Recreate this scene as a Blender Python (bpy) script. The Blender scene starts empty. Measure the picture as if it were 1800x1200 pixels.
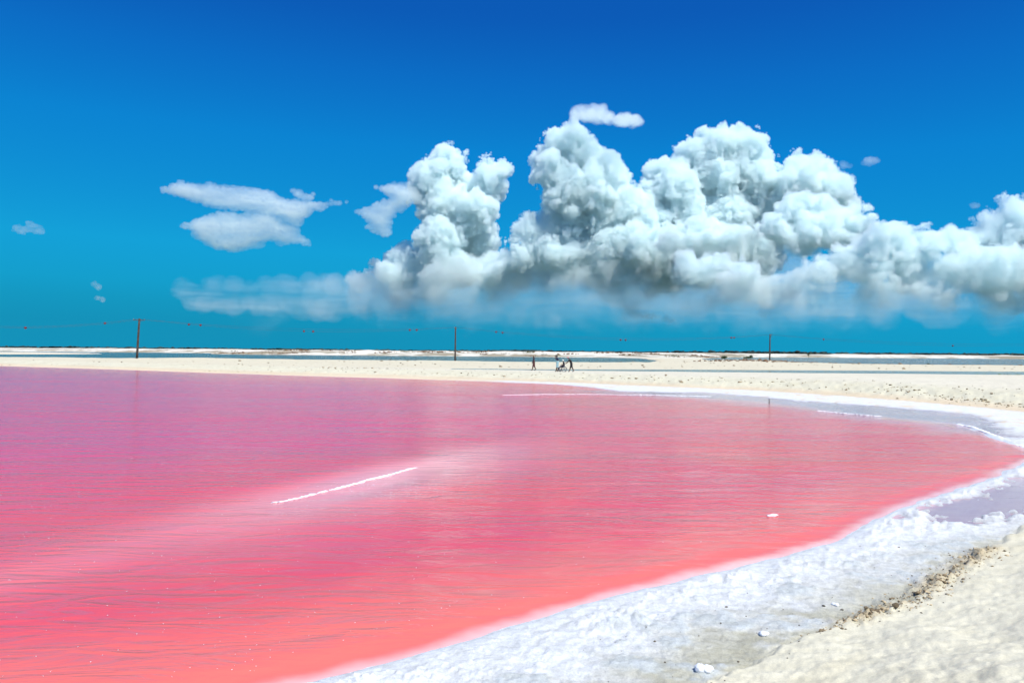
import bpy, bmesh, math, random
import numpy as np
from mathutils import Matrix, Vector, Quaternion

sc = bpy.context.scene
rng = np.random.default_rng(11)
random.seed(11)

# ------------------------------------------------------------------ camera
F = 1400.0                     # focal length in pixels of the 1800 px wide photograph (28 mm)
HC = 3.0                       # eye height above the lagoon
PITCH, ROLL = math.atan(17.5 / F), 0.0078
fwd = np.array([0, math.cos(PITCH), math.sin(PITCH)])
rgt = np.array([math.cos(ROLL), 0, math.sin(ROLL)])
upv = np.cross(rgt, fwd); rgt = np.cross(fwd, upv)
CAM = np.array([0.0, 0.0, HC])
cd = bpy.data.cameras.new('camera'); cam = bpy.data.objects.new('camera', cd); sc.collection.objects.link(cam)
cd.sensor_width = 36; cd.lens = 36 * F / 1800; cd.clip_start = 0.1; cd.clip_end = 150000
cm = Matrix.Identity(4)
for i in range(3):
    cm[i][0] = rgt[i]; cm[i][1] = upv[i]; cm[i][2] = -fwd[i]; cm[i][3] = CAM[i]
cam.matrix_world = cm
sc.camera = cam

# ------------------------------------------------------------------ sky and sun
SUN = Vector((0.40, -0.52, 1.0)).normalized()
world = bpy.data.worlds.new('World'); sc.world = world; world.use_nodes = True
nt = world.node_tree; nt.nodes.clear()
sky = nt.nodes.new('ShaderNodeTexSky'); sky.sky_type = 'NISHITA'; sky.sun_disc = False
sky.sun_elevation = math.asin(SUN.z); sky.sun_rotation = math.atan2(SUN.x, SUN.y)
sky.air_density = 1.0; sky.dust_density = 0.0; sky.ozone_density = 3.0
# the photograph's deep cyan-blue: one even colour grade over the whole sky, keyed on the sky's own green value
sep = nt.nodes.new('ShaderNodeSeparateColor'); nt.links.new(sky.outputs[0], sep.inputs[0])
key = nt.nodes.new('ShaderNodeMath'); key.operation = 'MULTIPLY'; key.inputs[1].default_value = 0.1; nt.links.new(sep.outputs[1], key.inputs[0])
grade = nt.nodes.new('ShaderNodeValToRGB'); nt.links.new(key.outputs[0], grade.inputs[0])
STOPS = [(0.0, (0.003, 0.04, 0.27)), (0.213, (0.003, 0.085, 0.385)), (0.253, (0.003, 0.125, 0.455)), (0.325, (0.003, 0.1869, 0.5234)), (0.568, (0.006, 0.2897, 0.5607)), (0.72, (0.006, 0.2804, 0.4953)), (0.8, (0.006, 0.257, 0.4393)), (0.9, (0.006, 0.2336, 0.3972))]
er = grade.color_ramp.elements
for i, (p_, c_) in enumerate(STOPS):
    e_ = er[i] if i < 2 else er.new(p_)
    e_.position = p_; e_.color = (*c_, 1)
scl = nt.nodes.new('ShaderNodeVectorMath'); scl.operation = 'SCALE'; scl.inputs['Scale'].default_value = 10.0
nt.links.new(grade.outputs[0], scl.inputs[0])
bg = nt.nodes.new('ShaderNodeBackground'); bg.inputs[1].default_value = 0.1
wo = nt.nodes.new('ShaderNodeOutputWorld')
nt.links.new(scl.outputs[0], bg.inputs[0]); nt.links.new(bg.outputs[0], wo.inputs[0])

sl = bpy.data.lights.new('sun', 'SUN'); sl.energy = 5.0; sl.angle = math.radians(0.5); sl.color = (1, 0.975, 0.93)
sun = bpy.data.objects.new('sun', sl); sc.collection.objects.link(sun)
sun.rotation_euler = SUN.to_track_quat('Z', 'Y').to_euler(); sun.location = (0, 0, 60)

vs = sc.view_settings
vs.view_transform = 'Standard'; vs.look = 'None'; vs.exposure = 0.3; vs.gamma = 1.0; vs.use_curve_mapping = False
cy = sc.cycles
cy.use_denoising = True; cy.max_bounces = 16; cy.diffuse_bounces = 2; cy.glossy_bounces = 2
cy.transmission_bounces = 2; cy.transparent_max_bounces = 8
cy.volume_bounces = 11; cy.volume_step_rate = 5.5; cy.volume_max_steps = 400
cy.adaptive_threshold = 0.04; cy.use_adaptive_sampling = True
cy.caustics_reflective = False; cy.caustics_refractive = False

# ------------------------------------------------------------------ helpers
COL = sc.collection
def ray(px, py): return rgt * (px - 900) / F + upv * (600 - py) / F + fwd
def at(px, py, Y):                       # the point seen at a pixel, Y metres out
    d = ray(px, py); return CAM + d * (Y / d[1])
def gr(px, py, z=0.0):                   # the point seen at a pixel on level ground z
    d = ray(px, py); return CAM + d * ((z - HC) / d[2])
def poly(pts, z=0.0): return np.array([gr(x, y, z)[:2] for x, y in pts])

def tag(o, label=None, cat=None, group=None, kind=None):
    if label: o['label'] = label
    if cat: o['category'] = cat
    if group: o['group'] = group
    if kind: o['kind'] = kind
    return o
def empty(name, loc, label=None, cat=None, group=None):
    o = bpy.data.objects.new(name, None); COL.objects.link(o); o.location = tuple(loc)
    o.empty_display_size = 0.2
    return tag(o, label, cat, group)
def link_mesh(name, me, parent=None, mats=()):
    o = bpy.data.objects.new(name, me); COL.objects.link(o)
    if parent is not None: o.parent = parent
    for m in mats: me.materials.append(m)
    return o
def mesh_np(name, V, Fq, smooth=True):
    """mesh from numpy vertices and an (n,3) or (n,4) face array"""
    me = bpy.data.meshes.new(name); V = np.asarray(V, np.float32); Fq = np.asarray(Fq, np.int32)
    k = Fq.shape[1]
    me.vertices.add(len(V)); me.vertices.foreach_set('co', V.ravel())
    me.loops.add(Fq.size); me.loops.foreach_set('vertex_index', Fq.ravel())
    me.polygons.add(len(Fq)); me.polygons.foreach_set('loop_start', np.arange(0, Fq.size, k, dtype=np.int32))
    me.polygons.foreach_set('use_smooth', np.full(len(Fq), smooth))
    me.update(calc_edges=True)
    return me
def set_col(me, name, C):
    a = me.color_attributes.new(name, 'FLOAT_COLOR', 'POINT')
    a.data.foreach_set('color', np.concatenate([C, np.ones((len(C), 1))], 1).astype(np.float32).ravel())
def set_val(me, name, v):
    a = me.attributes.new(name, 'FLOAT', 'POINT'); a.data.foreach_set('value', np.asarray(v, np.float32))

TAB = rng.random((256, 256))
def vn(x, y):
    xi = np.floor(x).astype(int); yi = np.floor(y).astype(int); fx = x - xi; fy = y - yi
    fx = fx * fx * fx * (fx * (fx * 6 - 15) + 10); fy = fy * fy * fy * (fy * (fy * 6 - 15) + 10)
    a = TAB[xi & 255, yi & 255]; b = TAB[(xi + 1) & 255, yi & 255]; c = TAB[xi & 255, (yi + 1) & 255]; d = TAB[(xi + 1) & 255, (yi + 1) & 255]
    return (a * (1 - fx) + b * fx) * (1 - fy) + (c * (1 - fx) + d * fx) * fy
def fbm(x, y, o=4, g=0.5):
    s = 0; a = 1; t = 0
    for k in range(o):
        s = s + a * vn(x * 2.03 ** k + 17.3 * k, y * 2.03 ** k + 9.1 * k); t += a; a *= g
    return s / t * 2 - 1
def ss(a, b, x):
    t = np.clip((x - a) / (b - a), 0, 1); return t * t * (3 - 2 * t)
def seg_dist(X, Y, P, closed=True):
    d2 = np.full(X.shape, 1e18); n = len(P)
    for i in range(n if closed else n - 1):
        ax, ay = P[i]; bx, by = P[(i + 1) % n]
        dx, dy = bx - ax, by - ay
        t = np.clip(((X - ax) * dx + (Y - ay) * dy) / (dx * dx + dy * dy + 1e-12), 0, 1)
        d2 = np.minimum(d2, (X - ax - t * dx) ** 2 + (Y - ay - t * dy) ** 2)
    return np.sqrt(d2)
def sdist(X, Y, P):                      # signed distance to a closed outline, negative inside
    ins = np.zeros(X.shape, bool); n = len(P)
    for i in range(n):
        ax, ay = P[i]; bx, by = P[(i + 1) % n]
        if ay == by: continue
        c = ((ay > Y) != (by > Y)) & (X < (bx - ax) * (Y - ay) / (by - ay) + ax)
        ins ^= c
    return np.where(ins, -1, 1) * seg_dist(X, Y, P)
def smooth_poly(P, it=2):
    for _ in range(it):
        Q = []
        for i in range(len(P)):
            a = P[i]; b = P[(i + 1) % len(P)]; Q += [a * .75 + b * .25, a * .25 + b * .75]
        P = np.array(Q)
    return P

# ---- materials
class NT:
    def __init__(s, name):
        s.m = bpy.data.materials.new(name); s.m.use_nodes = True; s.t = s.m.node_tree; s.t.nodes.clear()
        s.out = s.n('ShaderNodeOutputMaterial')
    def n(s, typ, ins=None, **kw):
        x = s.t.nodes.new(typ)
        for k, v in kw.items(): setattr(x, k, v)
        for k, v in (ins or {}).items(): s.put(x.inputs[k], v)
        return x
    def put(s, sock, v):
        if hasattr(v, 'links') and hasattr(v, 'is_output'): s.t.links.new(v, sock)
        elif isinstance(v, (tuple, list)) and len(v) == 3 and sock.type == 'RGBA': sock.default_value = (*v, 1)
        else: sock.default_value = v
    def math(s, op, a, b=0.0, c=None, clamp=False):
        x = s.n('ShaderNodeMath', {0: a, 1: b}, operation=op, use_clamp=clamp)
        if c is not None: s.put(x.inputs[2], c)
        return x.outputs[0]
    def mix(s, f, a, b, blend='MIX'):
        x = s.n('ShaderNodeMix', None, data_type='RGBA', blend_type=blend)
        s.put(x.inputs[0], f); s.put(x.inputs[6], a); s.put(x.inputs[7], b); return x.outputs[2]
    def pos(s): return s.n('ShaderNodeNewGeometry').outputs['Position']
    def mapping(s, v, scale=(1, 1, 1), rot=(0, 0, 0), loc=(0, 0, 0)):
        return s.n('ShaderNodeMapping', {0: v, 'Scale': scale, 'Rotation': rot, 'Location': loc}).outputs[0]
    def noise(s, v, scale, detail=4, rough=0.55, dist=0.0):
        return s.n('ShaderNodeTexNoise', {'Vector': v, 'Scale': scale, 'Detail': detail, 'Roughness': rough, 'Distortion': dist}).outputs['Fac']
    def rampv(s, v, a, b, c=0.0, d=1.0):
        return s.n('ShaderNodeMapRange', {0: v, 1: a, 2: b, 3: c, 4: d}, interpolation_type='SMOOTHSTEP').outputs[0]
    def attr(s, name, out='Color'): return s.n('ShaderNodeAttribute', attribute_name=name).outputs[out]
    def bump(s, h, strength=1.0, distance=0.01, normal=None):
        x = s.n('ShaderNodeBump', {'Height': h, 'Strength': strength, 'Distance': distance})
        if normal is not None: s.put(x.inputs['Normal'], normal)
        return x.outputs[0]
    def bsdf(s, **ins):
        b = s.n('ShaderNodeBsdfPrincipled', {k.replace('_', ' '): v for k, v in ins.items()})
        s.t.links.new(b.outputs[0], s.out.inputs['Surface']); return b
def plain(name, col, rough=0.7, var=0.15, scale=6.0, metallic=0.0, bump=0.0):
    k = NT(name); p = k.n('ShaderNodeTexCoord').outputs['Object']
    f = k.noise(p, scale, 5)
    lo = tuple(c * (1 - var) for c in col); hi = tuple(min(1, c * (1 + var)) for c in col)
    c = k.mix(k.rampv(f, 0.3, 0.7), lo, hi)
    kw = dict(Base_Color=c, Roughness=rough, Metallic=metallic)
    if bump: kw['Normal'] = k.bump(k.noise(p, scale * 3, 5), 1.0, bump)
    k.bsdf(**kw); return k.m

# ------------------------------------------------------------------ the lie of the land, in plan
# pink lagoon: waterline read off the photograph, laid down on the level z = 0
near_px = [(560, 1200), (690, 1163), (800, 1131), (900, 1099), (1000, 1071), (1100, 1046), (1200, 1024), (1300, 1001), (1400, 976),
           (1470, 952), (1520, 925), (1560, 903), (1620, 884), (1700, 857), (1755, 834), (1800, 813)]
tip_px = [(1822, 800), (1790, 784), (1740, 765), (1690, 747), (1600, 738), (1500, 728), (1400, 714), (1300, 703), (1200, 697), (1120, 691), (1060, 683)]
far_px = [(1000, 676), (880, 671), (700, 665), (500, 659.5), (300, 652.5), (150, 647.5), (0, 643), (-250, 636)]
LAG = np.concatenate([np.array([[-60, -30], [-14, 1.0], [-5.2, 5.2]]), poly(near_px), poly(tip_px), poly(far_px), np.array([[-230, 150], [-260, 20]])])
# flat floor of the basin (lagoon + salt flat): beyond it the sand rises
dune_px = [(1180, 1240), (1250, 1200), (1330, 1152), (1400, 1120), (1500, 1092), (1580, 1060), (1660, 1012), (1730, 968), (1800, 925), (1900, 880)]
bank_px = [(1900, 742), (1800, 726), (1700, 716), (1600, 707), (1500, 699), (1400, 692), (1300, 686), (1200, 682), (1100, 678), (1000, 673.5), (880, 669.5), (700, 663.5),
           (500, 658), (300, 651), (150, 646), (0, 641.5), (-250, 634.5)]
FLAT = np.concatenate([np.array([[-60, -34], [-13, -0.5], [-4, 4.0], [0.0, 6.0]]), poly(dune_px, 0.05), np.array([[24, 20], [33, 26]]), poly(bank_px), np.array([[-240, 155], [-270, 18]])])
# shallow grey pools left on the salt
POOL1 = poly([(1600, 905), (1640, 888), (1700, 872), (1760, 852), (1800, 838), (1870, 822), (1880, 890), (1800, 912), (1740, 916), (1690, 930), (1620, 936), (1590, 922)])
POOL2 = poly([(1030, 687), (1150, 688.5), (1240, 690), (1330, 697), (1400, 704), (1500, 711), (1560, 716), (1640, 721), (1700, 729), (1760, 748), (1800, 764), (1790, 778),
              (1740, 769), (1690, 752), (1600, 742), (1500, 731), (1400, 717), (1300, 706), (1150, 696)])
CANAL = smooth_poly(np.array([[-14, 106], [0, 101], [40, 97.5], [90, 96.5], [300, 95], [500, 95], [500, 117], [200, 117], [80, 115.5], [30, 112.5], [2, 106.5]], float))
LAG2 = smooth_poly(np.array([[-700, 215], [-150, 205], [-60, 208], [0, 200], [30, 196], [38, 215], [52, 300], [60, 412], [-60, 408], [-170, 412], [-190, 560], [-700, 600]], float))
TONGUE = smooth_poly(np.array([[-186, 340], [-200, 300], [-320, 305], [-330, 420], [-240, 430], [-200, 400]], float))
LAG3 = smooth_poly(np.array([[62, 207], [120, 197], [250, 190], [600, 190], [900, 640], [300, 600], [170, 560], [105, 430], [72, 300]], float))
FOOT = poly([(1500, 1092), (1545, 1074), (1585, 1057), (1625, 1037), (1665, 1012), (1705, 987), (1735, 968)], .08)
CANAL_Z, FAR_Z = 0.64, 0.28

def land(X, Y):
    """height and colour of the ground at plan positions"""
    n1 = fbm(X * 0.35, Y * 0.35, 4); n2 = fbm(X * 1.7, Y * 1.7, 4); n3 = fbm(X * 7, Y * 7, 4)
    nl = fbm(X * 0.06 + 5, Y * 0.06, 4)
    R = np.hypot(X, Y)
    jit = np.clip(R / 25, 0.15, 1.2)
    sl = sdist(X, Y, LAG) + jit * 0.28 * n1 + 0.10 * n2 * np.clip(jit, 0.3, 1) + 0.025 * n3
    sf = sdist(X, Y, FLAT) + jit * 0.35 * n1 + 0.16 * n2
    p1 = sdist(X, Y, POOL1) + 0.55 * n2 + 0.30 * n3
    p2 = sdist(X, Y, POOL2) + 1.0 * n1 + 0.5 * n2
    far = ss(28, 40, Y + 0.2 * X)          # 0 on our side, 1 across the lagoon
    # basin floor
    crust = 0.022 + 0.030 * ss(0, 0.5, sl) * ss(3.2, 0.6, sl) + 0.030 * n2 * ss(0, .3, sl) + 0.018 * n3 * ss(0.0, 0.25, sl) + 0.02 * ss(0.5, 3, sl)
    lumps = np.clip(n2 * 0.8 + n3 * 0.7, 0, 1) * ss(0.02, 0.3, sl) * ss(1.5, 0.35, sl)
    n4 = fbm(X * 19, Y * 19, 3)
    lumps = np.clip(lumps * (1 + .8 * n4), 0, 1.2)
    h = np.where(sl < 0, np.maximum(sl * 0.09, -0.5) + 0.005, crust + (0.065 * lumps + 0.010 * n4 * ss(0, .2, sl)) * (1 - far))
    pool = np.clip(np.maximum(ss(0.15, -0.35, p1) * (sl > 0.08), ss(0.4, -0.6, p2)), 0, 1)
    h = np.where(sl >= 0, h * (1 - pool) - 0.03 * pool, h)
    # the rising sand, near and far
    up_near = 0.075 * ss(0.0, 0.12, sf) + 1.35 * ss(-0.1, 6.5, sf) + 0.004 * n2 * ss(0, .5, sf) + 0.05 * n1 * ss(0.5, 2.5, sf)
    up_far = (0.80 + 0.06 * nl) * ss(-0.4, 9.5, sf) + 0.13 * ss(1.2, 2.2, sf) * (n2 * .5 + n1 * .5 + 0.35) * ss(9, 4, sf) + 0.03 * n2 * ss(0.5, 2, sf)
    up = up_near * (1 - far) + up_far * far
    crumble = np.exp(-(seg_dist(X, Y, FOOT, False) / .20) ** 2) * (R < 25)
    h = h + 0.05 * crumble * np.clip(n3 + .8 * n4 + .2 * n2, -.6, .8)
    h = h + np.where(sf > -0.5, up, 0)
    # beyond the road: canal, second strip, second lagoon, far shore
    w = ss(80, 86, Y) * ss(6, 10, sf)
    dc = sdist(X, Y, CANAL) + 0.4 * n1
    d2 = np.maximum(sdist(X, Y, LAG2), -sdist(X, Y, TONGUE)); d3 = sdist(X, Y, LAG3)
    dw = np.minimum(d2, d3) + 2.0 * nl + 0.7 * n1
    nr = fbm(X * 0.03, Y * 0.05, 5)
    hs = 0.50 + 0.22 * ss(0, 25, dw) * ss(150, 170, Y) + 0.15 * nl + 0.05 * n1
    hs = hs + 0.35 * np.exp(-((X + 70) / 16) ** 2 - ((Y - 172) / 14) ** 2)          # mound by the tall pole
    ridge = ss(0, 60, dw) * ss(380, 470, Y) * (1.6 + 1.0 * nr + 0.5 * nl)
    hs = hs + ridge * ss(2200, 900, Y) + 0.9 * ss(700, 2200, Y)
    hs = hs + 0.7 * np.exp(-((X - 66) / 16) ** 2 - ((Y - 215) / 18) ** 2)
    hs = hs * ss(-1, 3, dw) + (1 - ss(-1, 3, dw)) * (-0.1)
    strip = ss(118, 126, Y)
    hr = 0.80 + 0.04 * nl - 0.12 * ss(86, 95, Y)
    hx = hr * (1 - strip) + hs * strip
    hx = hx * ss(-1.2, 1.6, dc) + (1 - ss(-1.2, 1.6, dc)) * 0.1
    h = np.where(Y > 80, h * (1 - w) + hx * w, h)
    # ---- colour
    c = lambda *v: np.array(v)[None, :]
    sand = c(.585, .555, .425) * (1 + 0.05 * n1 + 0.05 * n2 + 0.03 * n3)[:, None]
    sand = sand * (1 - (ss(0.05, 0.6, fbm((X * .8 + Y * .6) * .5, (Y * .8 - X * .6) * 2.2, 3) + .3 * n2) * .08)[:, None] * c(.7, .85, 1.2))
    white_sand = c(.60, .562, .445) * (1 + 0.06 * n1 + 0.04 * n3)[:, None]
    salt = c(.665, .69, .70) * (1 + 0.09 * n2 + 0.07 * n3)[:, None]
    grey = c(.46, .50, .50) * (1 + 0.10 * n3)[:, None]
    mud = c(.45, .44, .35) * (1 + 0.14 * n2 + 0.12 * n3)[:, None]
    tan = c(.60, .50, .35) * (1 + 0.08 * n1)[:, None]
    def mx(a, b, t): return a * (1 - t[:, None]) + b * t[:, None]
    C = np.broadcast_to(sand, (len(X), 3)).copy()
    # far bank: tan wet toe, paler road
    bankc = mx(np.broadcast_to(tan, C.shape), mx(sand * c(1.0, 1.0, .98), white_sand, ss(5, 10, sf)), ss(1.0, 3.2, sf + 0.6 * n1))
    C = mx(C, bankc, far)
    # salt flat
    edge = ss(0.10, -0.05, sf + 0.05 * n2) * (1 - far) + ss(0.5, -0.15, sf + 0.25 * n2) * far     # 1 on the flat
    salty_near = ss(2.0, 0.6, sl + 0.7 * n1 + 0.6 * n2)
    mott = ss(-0.05, 0.35, n2 * 0.7 + n1 * 0.5 + 0.25 * n3)
    flatc = mx(mx(np.broadcast_to(mud, C.shape), np.broadcast_to(salt, C.shape) * .93, mott * 0.7), salt, salty_near)
    flatc = mx(flatc, grey, ss(0.08, 0.42, n2 + 0.45 * n3) * ss(0.35, 0.9, sl) * 0.75)
    pk = p1; flatc = mx(flatc, salt, ss(1.2, 0.2, np.abs(pk)) * (1 - far) * 0.8)
    farflat = mx(np.broadcast_to(tan * 1.08, C.shape), salt * .93, ss(-8, 6, X + 4 * n1) * ss(-0.3, 0.4, 0.45 + n2 + .5 * n1))
    flatc = mx(flatc, farflat, far)
    C = mx(C, flatc, edge)
    C = mx(C, np.broadcast_to(c(.42, .34, .21), C.shape) * (1 + .25 * n3)[:, None], crumble * ss(-.45, .25, n2 + .8 * n3) * .8)
    floor_c = c(.66, .45, .44)
    C = mx(C, np.broadcast_to(floor_c, C.shape), ss(-0.05, -0.6, sl) * (sf < 0))
    C = mx(C, np.broadcast_to(c(.33, .31, .33), C.shape), pool * (sl >= 0))
    # far land
    sc2 = ss(-0.10, 0.16, fbm(X * 0.09 + 3, Y * 0.035, 5) + 0.25 * n1)
    farc = mx(sand * c(1.0, .97, .94), white_sand * c(1.08, 1.1, 1.18), ss(300, 430, Y))
    farc = mx(farc, np.broadcast_to(c(.24, .20, .12), C.shape) * (1 + .3 * n1)[:, None], sc2 * ss(370, 430, Y) * ss(75, 30, dw) * 0.85)
    farc = mx(farc, np.broadcast_to(c(.06, .07, .03), C.shape), ss(750, 1000, Y + 120 * nl))
    toe = ss(6, 0.5, np.minimum(dw, dc)) * ss(104, 108, Y)
    farc = mx(farc, np.broadcast_to(c(.50, .40, .26), C.shape), toe * 0.6 * ss(-0.3, 0.3, n1))
    C = mx(C, farc, ss(92, 120, Y) * ss(5, 9, sf))
    bumpy = edge * (1 - far) + 0.10 * (1 - edge) * (1 - far) + 0.3 * far + crumble
    wet = np.clip(ss(0.35, -0.05, sl) * edge + pool, 0, 1) * (Y < 100)
    return h, np.clip(C, 0.01, 0.95), wet, sl, sf, p1, p2, np.clip(bumpy, 0, 1.5)

# ---- one sheet of ground out to the horizon, finer where the lens looks
az_f = np.radians(np.arange(-38, 38.001, 0.105))
az_c = np.radians(np.concatenate([np.arange(-180, -38, 3.0), np.arange(41, 180, 3.0)]))
AZ = np.sort(np.concatenate([az_f, az_c]))
inv = np.linspace(1 / 3.4, 1 / 36, 560)
RD = np.concatenate([np.array([0.05, 0.4, 0.8, 1.2, 1.6, 2.0, 2.3, 2.6, 2.8, 3.0, 3.15, 3.3]), 1 / inv, np.arange(36.6, 135, 0.65), np.arange(135, 230, 1.5), np.geomspace(232, 900, 110), np.geomspace(920, 40000, 50)])
A2, R2 = np.meshgrid(AZ, RD)
GX, GY = (R2 * np.sin(A2)).ravel(), (R2 * np.cos(A2)).ravel()
H, C, WET, SL, SF, P1, P2, BMP = [[] for _ in range(8)]
for i in range(0, len(GX), 120000):
    r = land(GX[i:i + 120000], GY[i:i + 120000])
    for L, v in zip((H, C, WET, SL, SF, P1, P2, BMP), r): L.append(v)
H, C, WET, SL, SF, P1, P2, BMP = [np.concatenate(v) for v in (H, C, WET, SL, SF, P1, P2, BMP)]
na, nr_ = len(AZ), len(RD)
ii = np.arange(nr_ - 1)[:, None] * na; jj = np.arange(na)[None, :]
a = (ii + jj).ravel(); b = (ii + (jj + 1) % na).ravel()
quads = np.stack([a, b, b + na, a + na], 1)
me = mesh_np('ground', np.stack([GX, GY, H], 1), quads)
set_col(me, 'tint', C); set_val(me, 'wet', WET); set_val(me, 'bumpy', BMP)
k = NT('sand_and_salt')
p = k.pos(); tint = k.attr('tint'); wet = k.attr('wet', 'Fac')
f1 = k.noise(p, 9, 6, 0.65); f2 = k.noise(p, 55, 5, 0.7); f3 = k.noise(k.mapping(p, (1.0, 3.0, 1), (0, 0, 0.5)), 3.0, 5, 0.6)
c1 = k.mix(k.rampv(f1, 0.3, 0.72), (0.86, 0.85, 0.82), (1.08, 1.08, 1.08))
bmpy = k.attr('bumpy', 'Fac'); f4 = k.noise(p, 26, 5, 0.75)
speck = k.math('MULTIPLY', k.rampv(f4, 0.50, 0.66), k.math('MULTIPLY', bmpy, 0.30))
c2 = k.mix(speck, k.mix(k.rampv(f2, 0.3, 0.7), (0.86, 0.87, 0.88), (1.08, 1.08, 1.08)), (.62, .68, .74))
c1 = k.mix(k.rampv(bmpy, 0.1, 1, .12, 1.0), (1, 1, 1), c1)
c3 = k.mix(k.rampv(f3, 0.35, 0.65), (0.95, 0.945, 0.925), (1.03, 1.03, 1.03))
col = k.mix(1.0, k.mix(1.0, k.mix(1.0, tint, c1, 'MULTIPLY'), c2, 'MULTIPLY'), c3, 'MULTIPLY')
hgt = k.math('ADD', k.math('MULTIPLY', f1, 0.6), k.math('MULTIPLY', f2, 0.25))
nrm = k.bump(k.math('MULTIPLY', k.math('ADD', hgt, k.math('MULTIPLY', f4, .35)), bmpy), 0.9, 0.040)
k.bsdf(Base_Color=col, Roughness=k.rampv(wet, 0, 1, 0.95, 0.35), Normal=nrm, Specular_IOR_Level=k.rampv(wet, 0, 1, 0.15, 0.5))
ground = link_mesh('ground', me, None, [k.m]); tag(ground, kind='structure')

# ---- pink lagoon and the pools, one level sheet at z = 0
sel_r = np.where((RD > 2.0) & (RD < 175))[0]; sel_r = np.concatenate([sel_r[RD[sel_r] < 36][::2], sel_r[RD[sel_r] >= 36]])
sub_c = np.arange(na)
WXr = RD[sel_r]; A3, R3 = np.meshgrid(AZ[::2], WXr)
WX, WY = (R3 * np.sin(A3)).ravel(), (R3 * np.cos(A3)).ravel()
hh, _, _, wsl, wsf, wp1, wp2, _ = [np.concatenate(v) for v in zip(*[land(WX[i:i + 120000], WY[i:i + 120000]) for i in range(0, len(WX), 120000)])]
wa = len(AZ[::2]); ii = np.arange(len(WXr) - 1)[:, None] * wa; jj = np.arange(wa - 1)[None, :]
a = (ii + jj).ravel(); q = np.stack([a, a + 1, a + 1 + wa, a + wa], 1)
keep = (wsf[q].min(1) < 1.0) & (hh[q].min(1) < 0.06) & (WY[q].min(1) < 170)
q = q[keep]; used, invq = np.unique(q, return_inverse=True); q = invq.reshape(-1, 4)
wx, wy, wsl, wp = WX[used], WY[used], wsl[used], np.minimum(wp1, wp2)[used]
me = mesh_np('lagoon_water', np.stack([wx, wy, np.zeros_like(wx)], 1), q)
RID = np.array([gr(480, 884)[:2], gr(580, 862)[:2], gr(660, 841)[:2], gr(730, 821)[:2]])      # submerged salt bar
dr = seg_dist(wx, wy, RID, False)
ru, rv = RID[-1] - RID[0], None
ru = ru / np.linalg.norm(ru); rv = np.array([-ru[1], ru[0]])
mid = RID.mean(0); al = (wx - mid[0]) * ru[0] + (wy - mid[1]) * ru[1]; ac = (wx - mid[0]) * rv[0] + (wy - mid[1]) * rv[1]
w1 = fbm(wx * 0.12, wy * 0.12, 4); w2 = fbm((wx * ru[0] + wy * ru[1]) * 0.25, (wx * rv[0] + wy * rv[1]) * 0.9, 4); w3 = fbm((wx + wy * .35) * .05, (wy - .3 * wx) * .22, 3)
def mx(a, b, t): return a * (1 - t[:, None]) + b * t[:, None]
def cc(*v): return np.broadcast_to(np.array(v), (len(wx), 3))
deep = mx(cc(.58, .068, .095), cc(.61, .085, .078), ss(-0.25, 0.35, w1 + 0.5 * w3))
deep = mx(deep, cc(.64, .07, .09), ss(0.1, 0.6, w2) * 0.5)
deep = mx(deep, cc(.64, .055, .135), ss(5, 22, -wsl + 3 * w1) * .85)
d_in = -wsl
milky = mx(deep, cc(.68, .15, .12), ss(3.6, 0.6, d_in + 0.8 * w2) * ss(60, 20, wy) * 0.9)
w4 = fbm(wx * 2.6, wy * 2.6, 3)
milky = mx(milky, cc(.78, .46, .44), ss(0.36, 0.02, d_in + 0.08 * w2 + 0.07 * w4))
bar = np.exp(-((al - 1.6) / 6.5) ** 2) * np.exp(-(np.where(ac > 0, ac / 1.1, ac / 2.1)) ** 2)
milky = mx(milky, cc(.78, .34, .34), np.clip(bar * (0.95 + 0.3 * w2), 0, 0.95))
strk = np.exp(-((ac + 0.25 + 0.12 * al * 0) / 0.8) ** 2) * ss(3, -9, al) * 0.45
milky = mx(milky, cc(.70, .16, .17), np.clip(strk * (1 + w2), 0, 1))
edge_far = ss(1.8, 0.2, d_in) * ss(35, 60, wy)
milky = mx(milky, cc(.64, .20, .25), edge_far * 0.8)
poolc = mx(cc(.36, .27, .29), cc(.50, .38, .40), ss(-.3, .4, w1))
out_pink = np.clip(ss(-0.1, 0.5, wsl + 0.3 * w2), 0, 1)
wc = mx(milky, poolc, np.maximum(out_pink, ss(3.0, -0.5, wp2[used] + 1.2 * w2) * 0.6 * (wy > 30)))
set_col(me, 'tint', np.clip(wc, 0, 1)); set_val(me, 'calm', np.maximum(np.maximum(out_pink, ss(1.0, 0.1, d_in)), np.clip(1.3 * np.exp(-(al / 3.5) ** 2 - (ac / 1.2) ** 2), 0, .85)))
k = NT('pink_brine')
p = k.pos(); tint = k.attr('tint'); calm = k.attr('calm', 'Fac')
m1 = k.mapping(p, (0.55, 2.1, 1), (0, 0, -0.28)); m2 = k.mapping(p, (1.5, 4.8, 1), (0, 0, -0.10)); m3 = k.mapping(p, (0.16, 0.6, 1), (0, 0, -0.33))
v1 = k.noise(m1, 1.0, 4, 0.5, 0.6); v2 = k.noise(m2, 1.0, 4, 0.55, 0.5); v3 = k.noise(m3, 1.0, 3, 0.5)
v1r = k.math('SUBTRACT', 1.0, k.math('ABSOLUTE', k.math('MULTIPLY_ADD', v1, 2.0, -1.0)))
hw = k.math('ADD', k.math('MULTIPLY', v1r, 0.062), k.math('ADD', k.math('MULTIPLY', v2, 0.017), k.math('MULTIPLY', v3, 0.10)))
lanes = k.rampv(k.noise(k.mapping(p, (0.035, 0.16, 1), (0, 0, -0.2)), 1.0, 3, .55), .3, .7, .5, 1.12)
hw = k.math('MULTIPLY', hw, lanes)
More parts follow.
